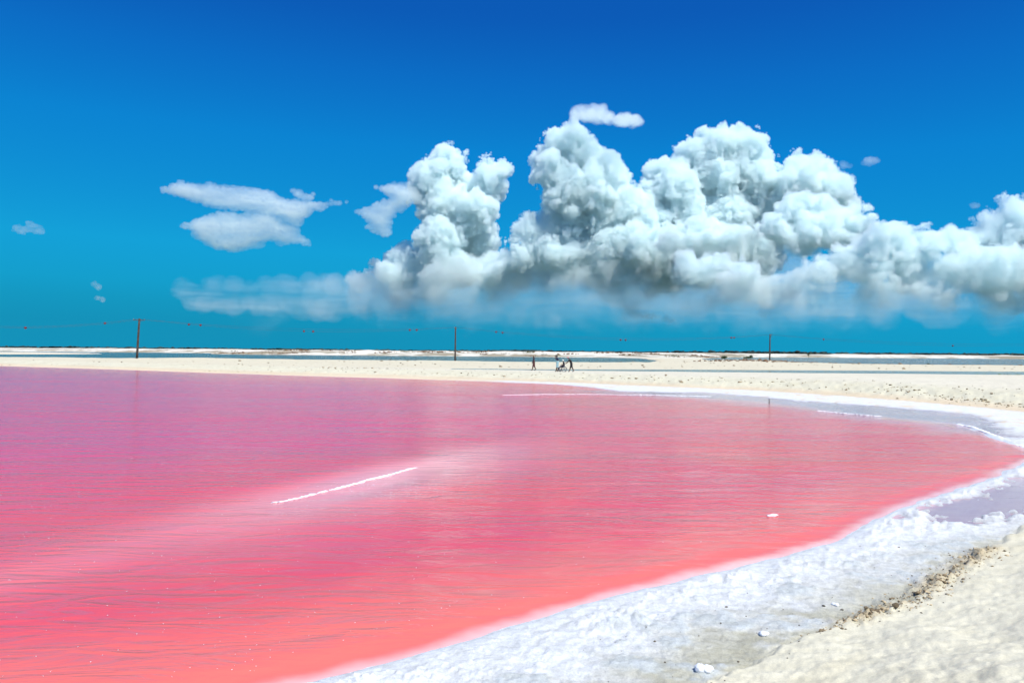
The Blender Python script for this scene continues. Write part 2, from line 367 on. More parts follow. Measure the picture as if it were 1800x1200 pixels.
nrm = k.bump(k.math('MULTIPLY', hw, k.rampv(calm, 0, 1, 1.0, 0.22)), 1.0, 1.0)
k.bsdf(Base_Color=tint, Roughness=0.11, IOR=1.36, Specular_IOR_Level=k.rampv(calm, 0, 1, 0.34, 0.22), Normal=nrm)
lagoon = link_mesh('lagoon_water', me, None, [k.m]); tag(lagoon, kind='structure')

# ---- teal water behind the road
def water_sheet(name, x0, x1, y0, y1, z, mat, nx=1, ny=1):
    V = np.array([[x0, y0, z], [x1, y0, z], [x1, y1, z], [x0, y1, z]]); o = link_mesh(name, mesh_np(name, V, [[0, 1, 2, 3]]), None, [mat]); tag(o, kind='structure'); return o
def teal(name, col, rough=0.12):
    k = NT(name); p = k.pos()
    f = k.noise(k.mapping(p, (0.02, 0.09, 1)), 1.0, 5)
    h = k.math('ADD', k.math('MULTIPLY', k.noise(k.mapping(p, (0.7, 2.2, 1)), 1.0, 3), 0.3), k.math('MULTIPLY', k.noise(k.mapping(p, (.15, .5, 1)), 1, 3), 0.12))
    k.bsdf(Base_Color=k.mix(k.rampv(f, .3, .7), tuple(c * .7 for c in col), tuple(c * 1.25 for c in col)), Roughness=rough, IOR=1.34, Specular_IOR_Level=0.22, Normal=k.bump(h, 1, 1)); return k.m
canal_m = teal('canal_water', (.28, .30, .21)); far_m = teal('far_lagoon_water', (.07, .105, .065)); brown_m = teal('shallow_flat_water', (.20, .19, .12))
water_sheet('canal_water', -8, 600, 94.2, 119, CANAL_Z, canal_m)
water_sheet('far_lagoon_water', -900, 61.5, 192, 640, FAR_Z, far_m)
water_sheet('shallow_flat_water', 61.5, 1000, 186, 660, FAR_Z, brown_m)


# ------------------------------------------------------------------ small builders
def ht(x, y): return float(land(np.array([x], float), np.array([y], float))[0][0])
def tube_np(path, rad, n=6, cap=True):
    """vertices and quads of a tube along a path"""
    path = np.asarray(path, float); rad = np.broadcast_to(np.asarray(rad, float), (len(path),))
    V, Q = [], []
    for i, p_ in enumerate(path):
        t_ = path[min(i + 1, len(path) - 1)] - path[max(i - 1, 0)]; t_ = t_ / (np.linalg.norm(t_) + 1e-12)
        a_ = np.array([0, 0, 1.0]) if abs(t_[2]) < .9 else np.array([1.0, 0, 0])
        u_ = np.cross(t_, a_); u_ /= np.linalg.norm(u_); w_ = np.cross(t_, u_)
        for k_ in range(n):
            an = 2 * math.pi * k_ / n; V.append(p_ + rad[i] * (math.cos(an) * u_ + math.sin(an) * w_))
    for i in range(len(path) - 1):
        for k_ in range(n):
            k2 = (k_ + 1) % n; Q.append([i * n + k_, i * n + k2, (i + 1) * n + k2, (i + 1) * n + k_])
    if cap:
        for i in (0, len(path) - 1):
            c_ = len(V); V.append(path[i])
            for k_ in range(n): Q.append([c_, i * n + k_, i * n + (k_ + 1) % n, i * n + (k_ + 1) % n])
    return V, Q
class MB:
    """collects shapes, then links them as one mesh object"""
    def __init__(s): s.bm = bmesh.new()
    def tube(s, path, rad, n=8):
        V, Q = tube_np(path, rad, n)
        vs_ = [s.bm.verts.new(v) for v in V]
        for q_ in Q:
            u_ = list(dict.fromkeys(q_))
            try: s.bm.faces.new([vs_[i] for i in u_])
            except ValueError: pass
        return s
    def box(s, c, size, rot=None, bevel=0.0):
        r_ = bmesh.ops.create_cube(s.bm, size=1.0); M_ = Matrix.Translation(Vector(c)) @ (rot or Matrix.Identity(4)) @ Matrix.Diagonal((*size, 1))
        bmesh.ops.transform(s.bm, matrix=M_, verts=r_['verts'])
        if bevel:
            ed = list({e for v in r_['verts'] for e in v.link_edges}); bmesh.ops.bevel(s.bm, geom=ed, offset=bevel, segments=1, affect='EDGES')
        return s
    def ball(s, c, size, sub=2, jit=0.0, seed=0):
        r_ = bmesh.ops.create_icosphere(s.bm, subdivisions=sub, radius=1.0); rd = random.Random(seed)
        o_ = rd.uniform(0, 50)
        for v in r_['verts']:
            q_ = v.co; f_ = 1 + jit * (math.sin(3.1 * q_.x + o_) * math.cos(2.7 * q_.y + 1.3 * o_) + 0.6 * math.sin(6.3 * q_.z + 5.1 * q_.x + o_) + rd.uniform(-.3, .3))
            v.co = Vector((q_.x * size[0] * f_ + c[0], q_.y * size[1] * f_ + c[1], q_.z * size[2] * f_ + c[2]))
        return s
    def build(s, name, mat, parent=None, smooth=True):
        me = bpy.data.meshes.new(name); bmesh.ops.recalc_face_normals(s.bm, faces=s.bm.faces[:]); s.bm.to_mesh(me); s.bm.free()
        for p_ in me.polygons: p_.use_smooth = smooth
        return link_mesh(name, me, parent, [mat])

# ------------------------------------------------------------------ salt in and beside the lagoon
k = NT('salt_crystal'); p = k.n('ShaderNodeTexCoord').outputs['Object']
f = k.noise(p, 14, 6, .65)
k.bsdf(Base_Color=k.mix(k.rampv(f, .3, .7), (.68, .72, .77), (.84, .85, .86)), Roughness=0.75, Normal=k.bump(f, 1, .03)); salt_m = k.m
def salt_ridge(name, pts, wid, hgt_, label, n=60, span=(0, 1), seed=3):
    """a crooked crust of salt crystals breaking the surface"""
    rd = np.random.default_rng(seed); mb = MB(); pts = np.array(pts)
    t_ = np.linspace(0, 1, n); u_ = np.linspace(0, 1, len(pts))
    X_ = np.interp(t_, u_, pts[:, 0]); Y_ = np.interp(t_, u_, pts[:, 1])
    Y_ = Y_ + wid * .9 * np.array([math.sin(t * 9 + seed) + .6 * math.sin(t * 23 + 2 * seed) for t in t_])
    c0 = pts.mean(0)
    for i in range(n):
        if not (span[0] <= t_[i] <= span[1]): continue
        w_ = wid * (0.25 + 0.75 * math.sin(math.pi * min(1, max(0, (t_[i] - span[0]) / (span[1] - span[0])))) ** .7) * rd.uniform(.4, 1.4)
        st = np.hypot(*(pts[-1] - pts[0])) / n
        mb.ball((X_[i] - c0[0] + rd.normal() * wid * .12, Y_[i] - c0[1] + rd.normal() * wid * .18, rd.uniform(-.01, .01)), (st * rd.uniform(.6, 1.6), w_, hgt_ * rd.uniform(.5, 1.3)), 2, .3, int(rd.integers(1e6)))
    o = mb.build(name, salt_m); o.location = (c0[0], c0[1], 0.0); return tag(o, label, 'salt')
salt_ridge('salt_ridge', RID, 0.075, 0.018, 'long white salt ridge breaking the surface in the middle of the pink lagoon', 110, (.335, 1))
salt_ridge('salt_ridge', RID, 0.04, 0.014, 'thin broken end of the long salt ridge in the middle of the lagoon', 110, (0, .31), 4)
salt_ridge('salt_ridge', [gr(x, y)[:2] for x, y in [(885, 694), (960, 693), (1050, 693), (1150, 694), (1250, 697)]], 0.15, 0.022, 'thin far salt ridge lying in the water below the walking people', 170, (0, 1), 5)
salt_ridge('salt_ridge', [gr(x, y)[:2] for x, y in [(1440, 722), (1480, 726), (1520, 729.5), (1545, 731)]], 0.12, 0.022, 'short far salt ridge between the pink water and the grey pools', 60, (0, 1), 8)
salt_ridge('salt_ridge', [gr(x, y)[:2] for x, y in [(1684, 746), (1710, 751), (1745, 764), (1795, 784)]], 0.10, 0.03, 'curved salt ridge edging the eastern tip of the lagoon', 110, (0, 1), 9)
def salt_lump(px, py, size, label, z=0.0, seed=1):
    g_ = gr(px, py, z); mb = MB(); rd = random.Random(seed)
    for i in range(5): mb.ball((rd.uniform(-.5, .5) * size[0], rd.uniform(-.4, .4) * size[1], size[2] * .35), (size[0] * rd.uniform(.4, .65), size[1] * rd.uniform(.4, .7), size[2] * rd.uniform(.5, .8)), 3, .13, seed * 10 + i)
    o = mb.build('salt_lump', salt_m); o.location = (g_[0], g_[1], max(ht(g_[0], g_[1]), 0) - 0.005); return tag(o, label, 'salt lump', 'loose lumps of salt')
salt_lump(1357, 906, (.115, .10, .035), 'small white salt lump drifting alone in the pink water', 0, 2)
salt_lump(1237, 1180, (.085, .07, .06), 'largest grey-white salt lump, on the crust near the bottom edge of the sand', .05, 3)
salt_lump(1342, 1115, (.06, .055, .04), 'pale salt lump on the crust further from the bottom edge', .05, 4)
salt_lump(1468, 1062, (.05, .05, .03), 'tiny salt lump on the crust beside the brown clods', .05, 6)
# flakes of salt floating on the brine
V, Q = [], []
rd = np.random.default_rng(21)
for i in range(900):
    px_, py_ = (rd.uniform(0, 1400), 660 + 540 * rd.random() ** 0.7) if i < 560 else (700 + rd.normal() * 70, 858 + rd.normal() * 11 - 0.1 * rd.normal() * 20)
    g_ = gr(px_, py_)
    V.append((g_[0], g_[1])); 
V = np.array(V); okv = sdist(V[:, 0], V[:, 1], LAG) < -0.5; V = V[okv]
ring = np.array([[math.cos(a_), math.sin(a_), 0] for a_ in np.linspace(0, 2 * math.pi, 6, endpoint=False)] + [[0, 0, .5]])
FV, FQ = [], []
for i, (x, y) in enumerate(V):
    sz = rd.uniform(.003, .009) * (0.55 + y / 22); b0 = len(FV) * 7
    FV.append(ring * [sz, sz * rd.uniform(.6, 1.2), sz * .5] + [x, y, .004]); FQ += [[b0 + j_, b0 + (j_ + 1) % 6, b0 + 6] for j_ in range(6)]
flakes = link_mesh('salt_flakes', mesh_np('salt_flakes', np.concatenate(FV), FQ), None, [salt_m]); tag(flakes, 'tiny white flecks of salt drifting on the pink water', 'salt', None, 'stuff')

# ------------------------------------------------------------------ clods, stones and scrub
ico = bmesh.new(); bmesh.ops.create_icosphere(ico, subdivisions=1, radius=1.0)
IV = np.array([v.co[:] for v in ico.verts]); IF = np.array([[v.index for v in f_.verts] for f_ in ico.faces]); ico.free()
def scatter(name, pts, sizes, mat, label, cat, flat=.6, jit=.3, sink=.3, seed=1):
    rd = np.random.default_rng(seed); n = len(pts)
    hz = land(pts[:, 0], pts[:, 1])[0]
    V = IV[None] * (1 + jit * rd.uniform(-1, 1, (n, len(IV), 1))) * sizes[:, None, None] * np.stack([rd.uniform(.7, 1.5, n), rd.uniform(.7, 1.3, n), flat * rd.uniform(.6, 1.3, n)], 1)[:, None]
    an = rd.uniform(0, 6.28, n); ca, sa = np.cos(an)[:, None], np.sin(an)[:, None]
    x_, y_ = V[..., 0] * ca - V[..., 1] * sa, V[..., 0] * sa + V[..., 1] * ca
    V = np.stack([x_, y_, V[..., 2]], -1) + np.stack([pts[:, 0], pts[:, 1], hz + sizes * flat * (1 - 2 * sink)], 1)[:, None]
    Fq = (IF[None] + (np.arange(n) * len(IV))[:, None, None]).reshape(-1, 3)
    o = link_mesh(name, mesh_np(name, V.reshape(-1, 3), Fq, False), None, [mat]); return tag(o, label, cat, None, 'stuff')
brown = plain('dry_clod', (.20, .15, .085), .95, .45, 3.0); dark = plain('dark_stone', (.10, .085, .06), .95, .5, 2.0); scrub_m = plain('scrub_leaf', (.085, .095, .035), .9, .5, 1.5); rust = plain('rusty_scrub', (.17, .10, .055), .95, .45, 1.0)
midb = plain('pale_clod', (.30, .24, .15), .95, .4, 3.0); sandclod = plain('sand_clod', (.40, .32, .20), .95, .25, 4.0)
rd = np.random.default_rng(4)
def along(px_list, n, spread, z=.1):
    P_ = np.array([gr(x, y, z)[:2] for x, y in px_list]); t_ = rd.random(n) * (len(P_) - 1); i_ = t_.astype(int); f_ = (t_ - i_)[:, None]
    return P_[i_] * (1 - f_) + P_[i_ + 1] * f_ + rd.normal(size=(n, 2)) * spread
foot = [(1545, 1072), (1585, 1055), (1625, 1035), (1665, 1010), (1705, 985), (1730, 970)]
pts = np.concatenate([along(foot, 260, (.15, .12)), along([(1420, 1112), (1500, 1092), (1560, 1070)], 90, (.06, .05))])
scatter('clods', pts, rd.gamma(1.5, .0055, len(pts)) + .004, brown, 'brown crumbled clods along the edge of the near sand', 'clods', .6, .35, .3, 2)
pts = np.concatenate([along(foot, 420, (.17, .13)), along([(1420, 1112), (1500, 1092), (1560, 1070)], 90, (.07, .05))])
scatter('sand_clods', pts, rd.gamma(1.6, .0045, len(pts)) + .004, sandclod, 'crumbled lumps of sand along the edge of the near sand', 'clods', .6, .3, .35, 12)
pts = np.concatenate([along([(1130, 1195), (1260, 1120), (1400, 1070), (1540, 1010), (1700, 950)], 110, (.7, .5))])
scatter('pebbles', pts, rd.gamma(1.3, .0025, len(pts)) + .003, dark, 'small dark pebbles strewn over the salt crust and sand', 'pebbles', .7, .3, .25, 3)
# rubble line on the bank across the water
bank_line = [(60, 639), (300, 648), (500, 653), (700, 657), (900, 663), (1100, 669), (1300, 676), (1500, 687), (1650, 699), (1800, 712)]
bank_up = [(100, 634), (400, 645), (560, 648), (680, 650), (900, 658), (1100, 664), (1300, 670), (1500, 677), (1700, 688), (1800, 697)]
t_ = [rd.random(330), rd.random(420), rd.random(130)]
pts = np.concatenate([along(bank_line, 300, (.7, .7), .25), along(bank_up, 300, (1.2, 1.8), .5), along([(545, 649), (600, 650), (660, 650), (680, 651)], 60, (.8, .8), .5), along([(1560, 690), (1660, 700), (1800, 714)], 120, (.4, .3), .2)])
scatter('bank_rubble', pts, rd.gamma(1.5, .022, len(pts)) + .02, midb, 'dark clods scattered along the slope of the far sandbank', 'rubble', .55, .35, .3, 5)
xs = rd.uniform(-90, 190, 330); pts = np.stack([xs, rd.uniform(119, 188, 330) + rd.normal(size=330) * 3], 1)
scatter('strip_rubble', pts, rd.gamma(1.5, .05, 330) + .04, brown, 'dark stones on the sand strip behind the road', 'rubble', .6, .35, .3, 6)
pts = np.concatenate([np.stack([rd.normal(66, 9, 330), rd.normal(206, 5, 330)], 1), np.stack([rd.uniform(75, 210, 150), rd.normal(190, 2.5, 150)], 1)])
scatter('spit_rubble', pts, rd.gamma(2, .07, 480) + .05, rust, 'rusty brown rubble heaped on the sand spit', 'rubble', .55, .35, .3, 7)
# scrub on the far shore
def clump(n, fx, fy, sz, name, mat, label, seed, flat=.55):
    r_ = np.random.default_rng(seed); cx = fx(r_, n); cy_ = fy(r_, n); m_ = 14
    P_ = np.stack([np.repeat(cx, m_) + r_.normal(size=n * m_) * np.repeat(sz * r_.uniform(.8, 2.4, n), m_), np.repeat(cy_, m_) + r_.normal(size=n * m_) * 1.2], 1)
    S_ = r_.uniform(.35, 1.0, n * m_) * np.repeat(r_.uniform(.5, 1.1, n), m_) * sz * .5
    keep_ = np.minimum(np.maximum(sdist(P_[:, 0], P_[:, 1], LAG2), -sdist(P_[:, 0], P_[:, 1], TONGUE)), sdist(P_[:, 0], P_[:, 1], LAG3)) > 3
    return scatter(name, P_[keep_], S_[keep_], mat, label, 'scrub', flat, .45, .2, seed)
clump(150, lambda r, n: r.uniform(-330, 330, n), lambda r, n: r.uniform(418, 520, n), 1.5, 'dry_scrub', rust, 'dry brown scrub dotted along the far white shore', 31)
clump(60, lambda r, n: r.uniform(-330, 330, n), lambda r, n: r.uniform(420, 560, n), 1.4, 'green_scrub', scrub_m, 'low green scrub dotted along the far white shore', 33)
grassy = plain('green_fringe', (.07, .13, .03), .9, .4, 2.0)
pts = np.concatenate([np.stack([rd.uniform(56, 63, 120), rd.normal(96.6, .3, 120)], 1), np.stack([rd.uniform(63, 90, 120), rd.normal(96.2, .35, 120)], 1)])
scatter('fringe_plants', pts, rd.uniform(.05, .16, 240), grassy, 'low green plants along the canal edge at the right', 'ground cover', .8, .45, .2, 8)

# ------------------------------------------------------------------ far trees
leaf_far = plain('far_foliage', (.016, .036, .030), .9, .45, .02)
rd = np.random.default_rng(17); n = 5200
az = rd.uniform(-.72, .72, n); dd = rd.uniform(1500, 2300, n); X_ = np.sin(az) * dd; Y_ = np.cos(az) * dd
env = 1.6 + 2.4 * np.clip(fbm(X_ * .006, Y_ * .002 + 4, 3) + .25, 0, 1) + 1.8 * np.exp(-((az - .02) / .05) ** 2) + 1.2 * np.exp(-((az + .52) / .05) ** 2) + 1.8 * (az > .2)
Zc = 1.4 + rd.random(n) * env
V = IV[None] * (1 + .5 * rd.uniform(-1, 1, (n, len(IV), 1))) * np.stack([rd.uniform(3, 7, n), rd.uniform(3, 6, n), rd.uniform(.9, 2.0, n)], 1)[:, None] + np.stack([X_, Y_, Zc], 1)[:, None]
tl = link_mesh('treeline', mesh_np('treeline', V.reshape(-1, 3), (IF[None] + (np.arange(n) * len(IV))[:, None, None]).reshape(-1, 3), False), None, [leaf_far]); tag(tl, 'thin dark line of far trees along the whole horizon', 'trees', None, 'stuff')
bark = plain('bark', (.12, .09, .06), .9, .3, 3.0); leaf = plain('bush_leaf', (.055, .085, .03), .85, .45, 1.0)
def bush(name, px, py, Y, w, h, label, cat, trunk_h, seed):
    b_ = at(px, py, Y); z = ht(b_[0], Y); o = empty(name, (b_[0], Y, z - .05), label, cat)
    r_ = np.random.default_rng(seed); mb = MB()
    mb.tube([(0, 0, 0), (.03 * w, 0, trunk_h * .6), (0, 0, trunk_h)], [w * .05, w * .04, w * .025], 6)
    for i in range(4):
        a_ = r_.uniform(0, 6.28); mb.tube([(0, 0, trunk_h * r_.uniform(.35, .8)), (math.cos(a_) * w * .25, math.sin(a_) * w * .2, trunk_h + h * .25)], [w * .025, w * .012], 5)
    mb.build('trunk', bark, o)
    m_ = 420; d_ = r_.normal(size=(m_, 3)); d_ /= np.linalg.norm(d_, axis=1, keepdims=True); rr = r_.random(m_) ** .45
    lob = r_.uniform(.7, 1.15, 7)[r_.integers(0, 7, m_)]
    c_ = d_ * (rr * lob)[:, None] * [w * .5, w * .45, h * .42] + [0, 0, trunk_h + h * .38]
    tri = r_.normal(size=(m_, 3, 3)) * w * .06
    V = (c_[:, None] + tri).reshape(-1, 3)
    link_mesh('crown', mesh_np('crown', V, np.arange(m_ * 3).reshape(-1, 3), False), o, [leaf]); return o
bush('small_tree', 1421, 629.5, 470, 1.6, 2.2, 'lone small dark tree standing on the far white shore right of the last pole', 'tree', 2.0, 1)
bush('bush', 1273, 628, 400, 3.2, 1.6, 'dark green bush at the near end of the far scrub', 'bush', .4, 2)
bush('bush', 1320, 625.5, 440, 2.6, 1.9, 'tallest round green bush on the far spit', 'bush', .5, 3)
bush('bush', 1313, 626, 436, 4.0, 1.1, 'low spreading green bush beside the tallest round bush', 'bush', .3, 4)
bush('bush', 1632, 640.5, 192, .7, .45, 'little dark bush on the water edge at the far right', 'bush', .12, 5)

# ------------------------------------------------------------------ poles, wires, marker balls
wood = plain('weathered_pole_wood', (.060, .042, .034), .9, .35, 2.0, bump=.01); iron = plain('dark_iron', (.05, .05, .055), .6, .2, 5.0, .6); porc = plain('porcelain', (.35, .30, .26), .3, .1, 8.0)
POLES = [((240.5, 630.5), (245, 560), 168, 'tallest wooden utility pole, leaning, on the sand mound at the left'), ((800, 636), (800.8, 574.5), 186, 'straight wooden utility pole in the middle of the line'),
         ((1353, 640), (1353.5, 587.5), 214, 'smallest and farthest wooden utility pole, with a side bracket')]
tops = []
for i, ((bx_, by_), (tx, ty), Y, label) in enumerate(POLES):
    b_, t2 = at(bx_, by_, Y), at(tx, ty, Y); z0 = ht(b_[0], Y) - .3
    o = empty('utility_pole', (b_[0], Y, z0), label, 'utility pole', 'utility poles along the sand strip')
    tl_ = np.array([t2[0] - b_[0], 0, t2[2] - z0]); rb = .24 if i == 0 else .20
    MB().tube([tl_ * f_ for f_ in (0, .25, .5, .75, 1)], [rb, rb * .95, rb * .88, rb * .82, rb * .76], 12).build('post', wood, o)
    MB().tube([tl_, tl_ + [0, 0, .05]], [rb * .78, rb * .5], 12).build('post_cap', iron, o)
    ca = tl_ - np.array([0, 0, .32]); d_ = np.array([.80, .6, 0]) if i == 0 else np.array([.18, .98, 0]); L_ = 1.15
    arm = MB().box((0, 0, 0), (2 * L_, .1, .12), Matrix.Rotation(math.atan2(d_[1], d_[0]), 4, 'Z'), .01).build('crossarm', wood, o); arm.location = tuple(ca + [0, -.17, 0])
    att = []
    for f_ in (-.92, -.35, .35, .92):
        q_ = ca + [0, -.17, 0] + d_ * L_ * f_
        MB().tube([q_ + [0, 0, .05], q_ + [0, 0, .10], q_ + [0, 0, .13], q_ + [0, 0, .20], q_ + [0, 0, .24]], [.02, .02, .05, .045, .02], 8).build('insulator', porc, o)
        att.append(q_ + [0, 0, .23] + [b_[0], Y, z0])
    MB().tube([ca + [0, -.12, -.6], ca + [0, -.17, 0] + d_ * .7], [.02, .02], 6).build('brace', iron, o)
    if i == 2: MB().tube([tl_ + [0, -.1, -.1], tl_ + [.35, -.1, .05], tl_ + [.5, -.1, -.1], tl_ + [.42, -.1, -.55], tl_ + [.1, -.1, -.75]], [.06, .06, .05, .06, .05], 8).build('bracket', iron, o)
    tops.append(att)
off_l = at(-215, 556, 150); off_r = at(1935, 600, 262)
o_l = [off_l + [0, f_ * 1.1, 0] for f_ in (-.92, -.35, .35, .92)]; o_r = [off_r + [0, f_ * 1.1, 0] for f_ in (-.92, -.35, .35, .92)]
wire_m = plain('wire', (.06, .07, .08), .6, .1, 1.0, .5)
spans = [(o_l, tops[0], (1.75, 2.0), 'thin wire running from the tallest pole out at the left'), (tops[0], tops[1], (1.25, 1.75), 'thin wire strung between the tallest pole and the middle pole'),
         (tops[1], tops[2], (1.75, 2.2), 'thin wire strung between the middle pole and the farthest pole'), (tops[2], o_r, (1.6, 2.2), 'thin wire running from the farthest pole out at the right')]
def on_wire(a_, b_, sag, t): return a_ * (1 - t) + b_ * t - np.array([0, 0, 4 * sag * t * (1 - t)])
for A_, B_, sg, label in spans:
    for j_ in range(4):
        path = np.array([on_wire(A_[j_], B_[j_], sg[j_ % 2], t) for t in np.linspace(0, 1, 25)]); c0 = path[0]
        V, Q = tube_np(path - c0, .009, 5); me = mesh_np('power_wire', V, Q); o = link_mesh('power_wire', me, None, [wire_m]); o.location = tuple(c0); tag(o, label.replace('thin wire', ('upper', 'lower')[j_ % 2] + ' thin wire'), 'wire', 'wires along the pole line')
ball_m = plain('red_ball', (.14, .012, .02), .5, .15, 4.0)
balls = [(0, .52, 3, 'red marker ball, left one of the pair nearest the left edge'), (0, .545, 1, 'red marker ball, right one of the pair nearest the left edge'), (0, .865, 1, 'lone red marker ball just left of the tallest pole'),
         (1, .15, 1, 'red marker ball, left one of the pair just right of the tallest pole'), (1, .165, 3, 'red marker ball, right one of the pair just right of the tallest pole'),
         (1, .50, 1, 'red marker ball, left one of the pair midway between the tallest and middle poles'), (1, .515, 3, 'red marker ball, right one of the pair midway between the tallest and middle poles'),
         (1, .845, 1, 'red marker ball, left one of the pair just left of the middle pole'), (1, .86, 3, 'red marker ball, right one of the pair just left of the middle pole'),
         (2, .115, 1, 'red marker ball, left one of the pair just right of the middle pole'), (2, .13, 3, 'red marker ball, right one of the pair just right of the middle pole'),
         (2, .49, 1, 'red marker ball, left one of the pair midway between the middle and farthest poles'), (2, .505, 3, 'red marker ball, right one of the pair midway between the middle and farthest poles'),
         (2, .86, 1, 'red marker ball, left one of the pair just left of the farthest pole'), (2, .872, 3, 'red marker ball, right one of the pair just left of the farthest pole'),
         (3, .135, 1, 'lone red marker ball just right of the farthest pole'), (3, .50, 1, 'lone red marker ball nearest the right edge')]
bsrc = None
for si, t, j_, label in balls:
    A_, B_, sg, _ = spans[si]; c_ = on_wire(A_[j_], B_[j_], sg[j_ % 2], t)
    o = empty('marker_ball', c_, label, 'marker ball', 'red marker balls on the wires')
    if bsrc is None:
        bsrc = []
        q1 = MB().ball((0, 0, 0), (.23, .23, .23), 3).build('shell', ball_m, o); bsrc = [q1] + [MB().tube([(x_ * .31, 0, 0), (x_ * .23, 0, 0)], .05, 8).build('clamp', iron, o) for x_ in (-1, 1)]
    else:
        for q_ in bsrc: c2 = q_.copy(); COL.objects.link(c2); c2.parent = o
# short stake standing in the grey pool
g_ = gr(1352, 709); o = empty('stake', (g_[0], g_[1], -.1), 'short dark stake standing in the far grey pool', 'stake')
MB().tube([(0, 0, 0), (.01, 0, .2), (.0, 0, .36)], [.03, .028, .024], 8).build('shaft', wood, o); MB().tube([(0, 0, .355), (0, 0, .375)], [.032, .028], 8).build('cap', iron, o)

# ------------------------------------------------------------------ people and the wheelchair
skin_m = plain('skin', (.13, .075, .05), .6, .1, 10.0); navy = plain('navy_cloth', (.018, .024, .06), .9, .25, 8.0); black = plain('black_cloth', (.014, .014, .018), .9, .25, 8.0); maroon = plain('maroon_cloth', (.085, .018, .02), .9, .25, 8.0)
sky_cloth = plain('pale_blue_cloth', (.32, .52, .56), .9, .15, 8.0); hair_m = plain('dark_hair', (.015, .011, .009), .6, .2, 30.0); shoe_m = plain('dark_shoe', (.02, .018, .018), .7, .2, 10.0); white_cloth = plain('white_cloth', (.68, .68, .64), .9, .08, 10.0)
pink_cloth = plain('pink_cloth', (.62, .25, .28), .9, .12, 10.0); rubber = plain('rubber', (.02, .02, .022), .8, .2, 10.0); steel = plain('steel', (.35, .36, .38), .35, .1, 10.0, 1.0); lens_m = plain('black_plastic', (.01, .01, .012), .4, .1, 10.0); eye_m = plain('eye_dark', (.02, .015, .012), .3, .1, 10.0)
tmp_scene = bpy.data.scenes.new('workbench'); tmp_layer = tmp_scene.view_layers[0]; tmp_layer.update()
def skin_mesh(name, J, E, root):
    """one continuous skin grown over a skeleton J {name: (x, y, z, radius)}"""
    names = list(J); me = bpy.data.meshes.new(name)
    me.from_pydata([J[n_][:3] for n_ in names], [(names.index(a_), names.index(b_)) for a_, b_ in E], [])
    ob = bpy.data.objects.new(name, me); tmp_scene.collection.objects.link(ob)
    md = ob.modifiers.new('skin', 'SKIN'); md.use_smooth_shade = True
    if not me.skin_vertices: me.skin_vertices.new()
    for i, n_ in enumerate(names):
        v_ = me.skin_vertices[0].data[i]; r_ = J[n_][3]; r_ = tuple(np.ravel(r_) * (1.42 if np.ravel(r_).max() > .02 and n_ not in ('head', 'crown', 'chin') and not n_.startswith('palm') else 1.0)); v_.radius = (r_[0], r_[-1]); v_.use_root = (n_ == root)
    sb = ob.modifiers.new('sub', 'SUBSURF'); sb.levels = 2; sb.render_levels = 2
    dg = tmp_layer.depsgraph; dg.update(); m2 = bpy.data.meshes.new_from_object(ob.evaluated_get(dg))
    bpy.data.objects.remove(ob); m2.name = name; return m2
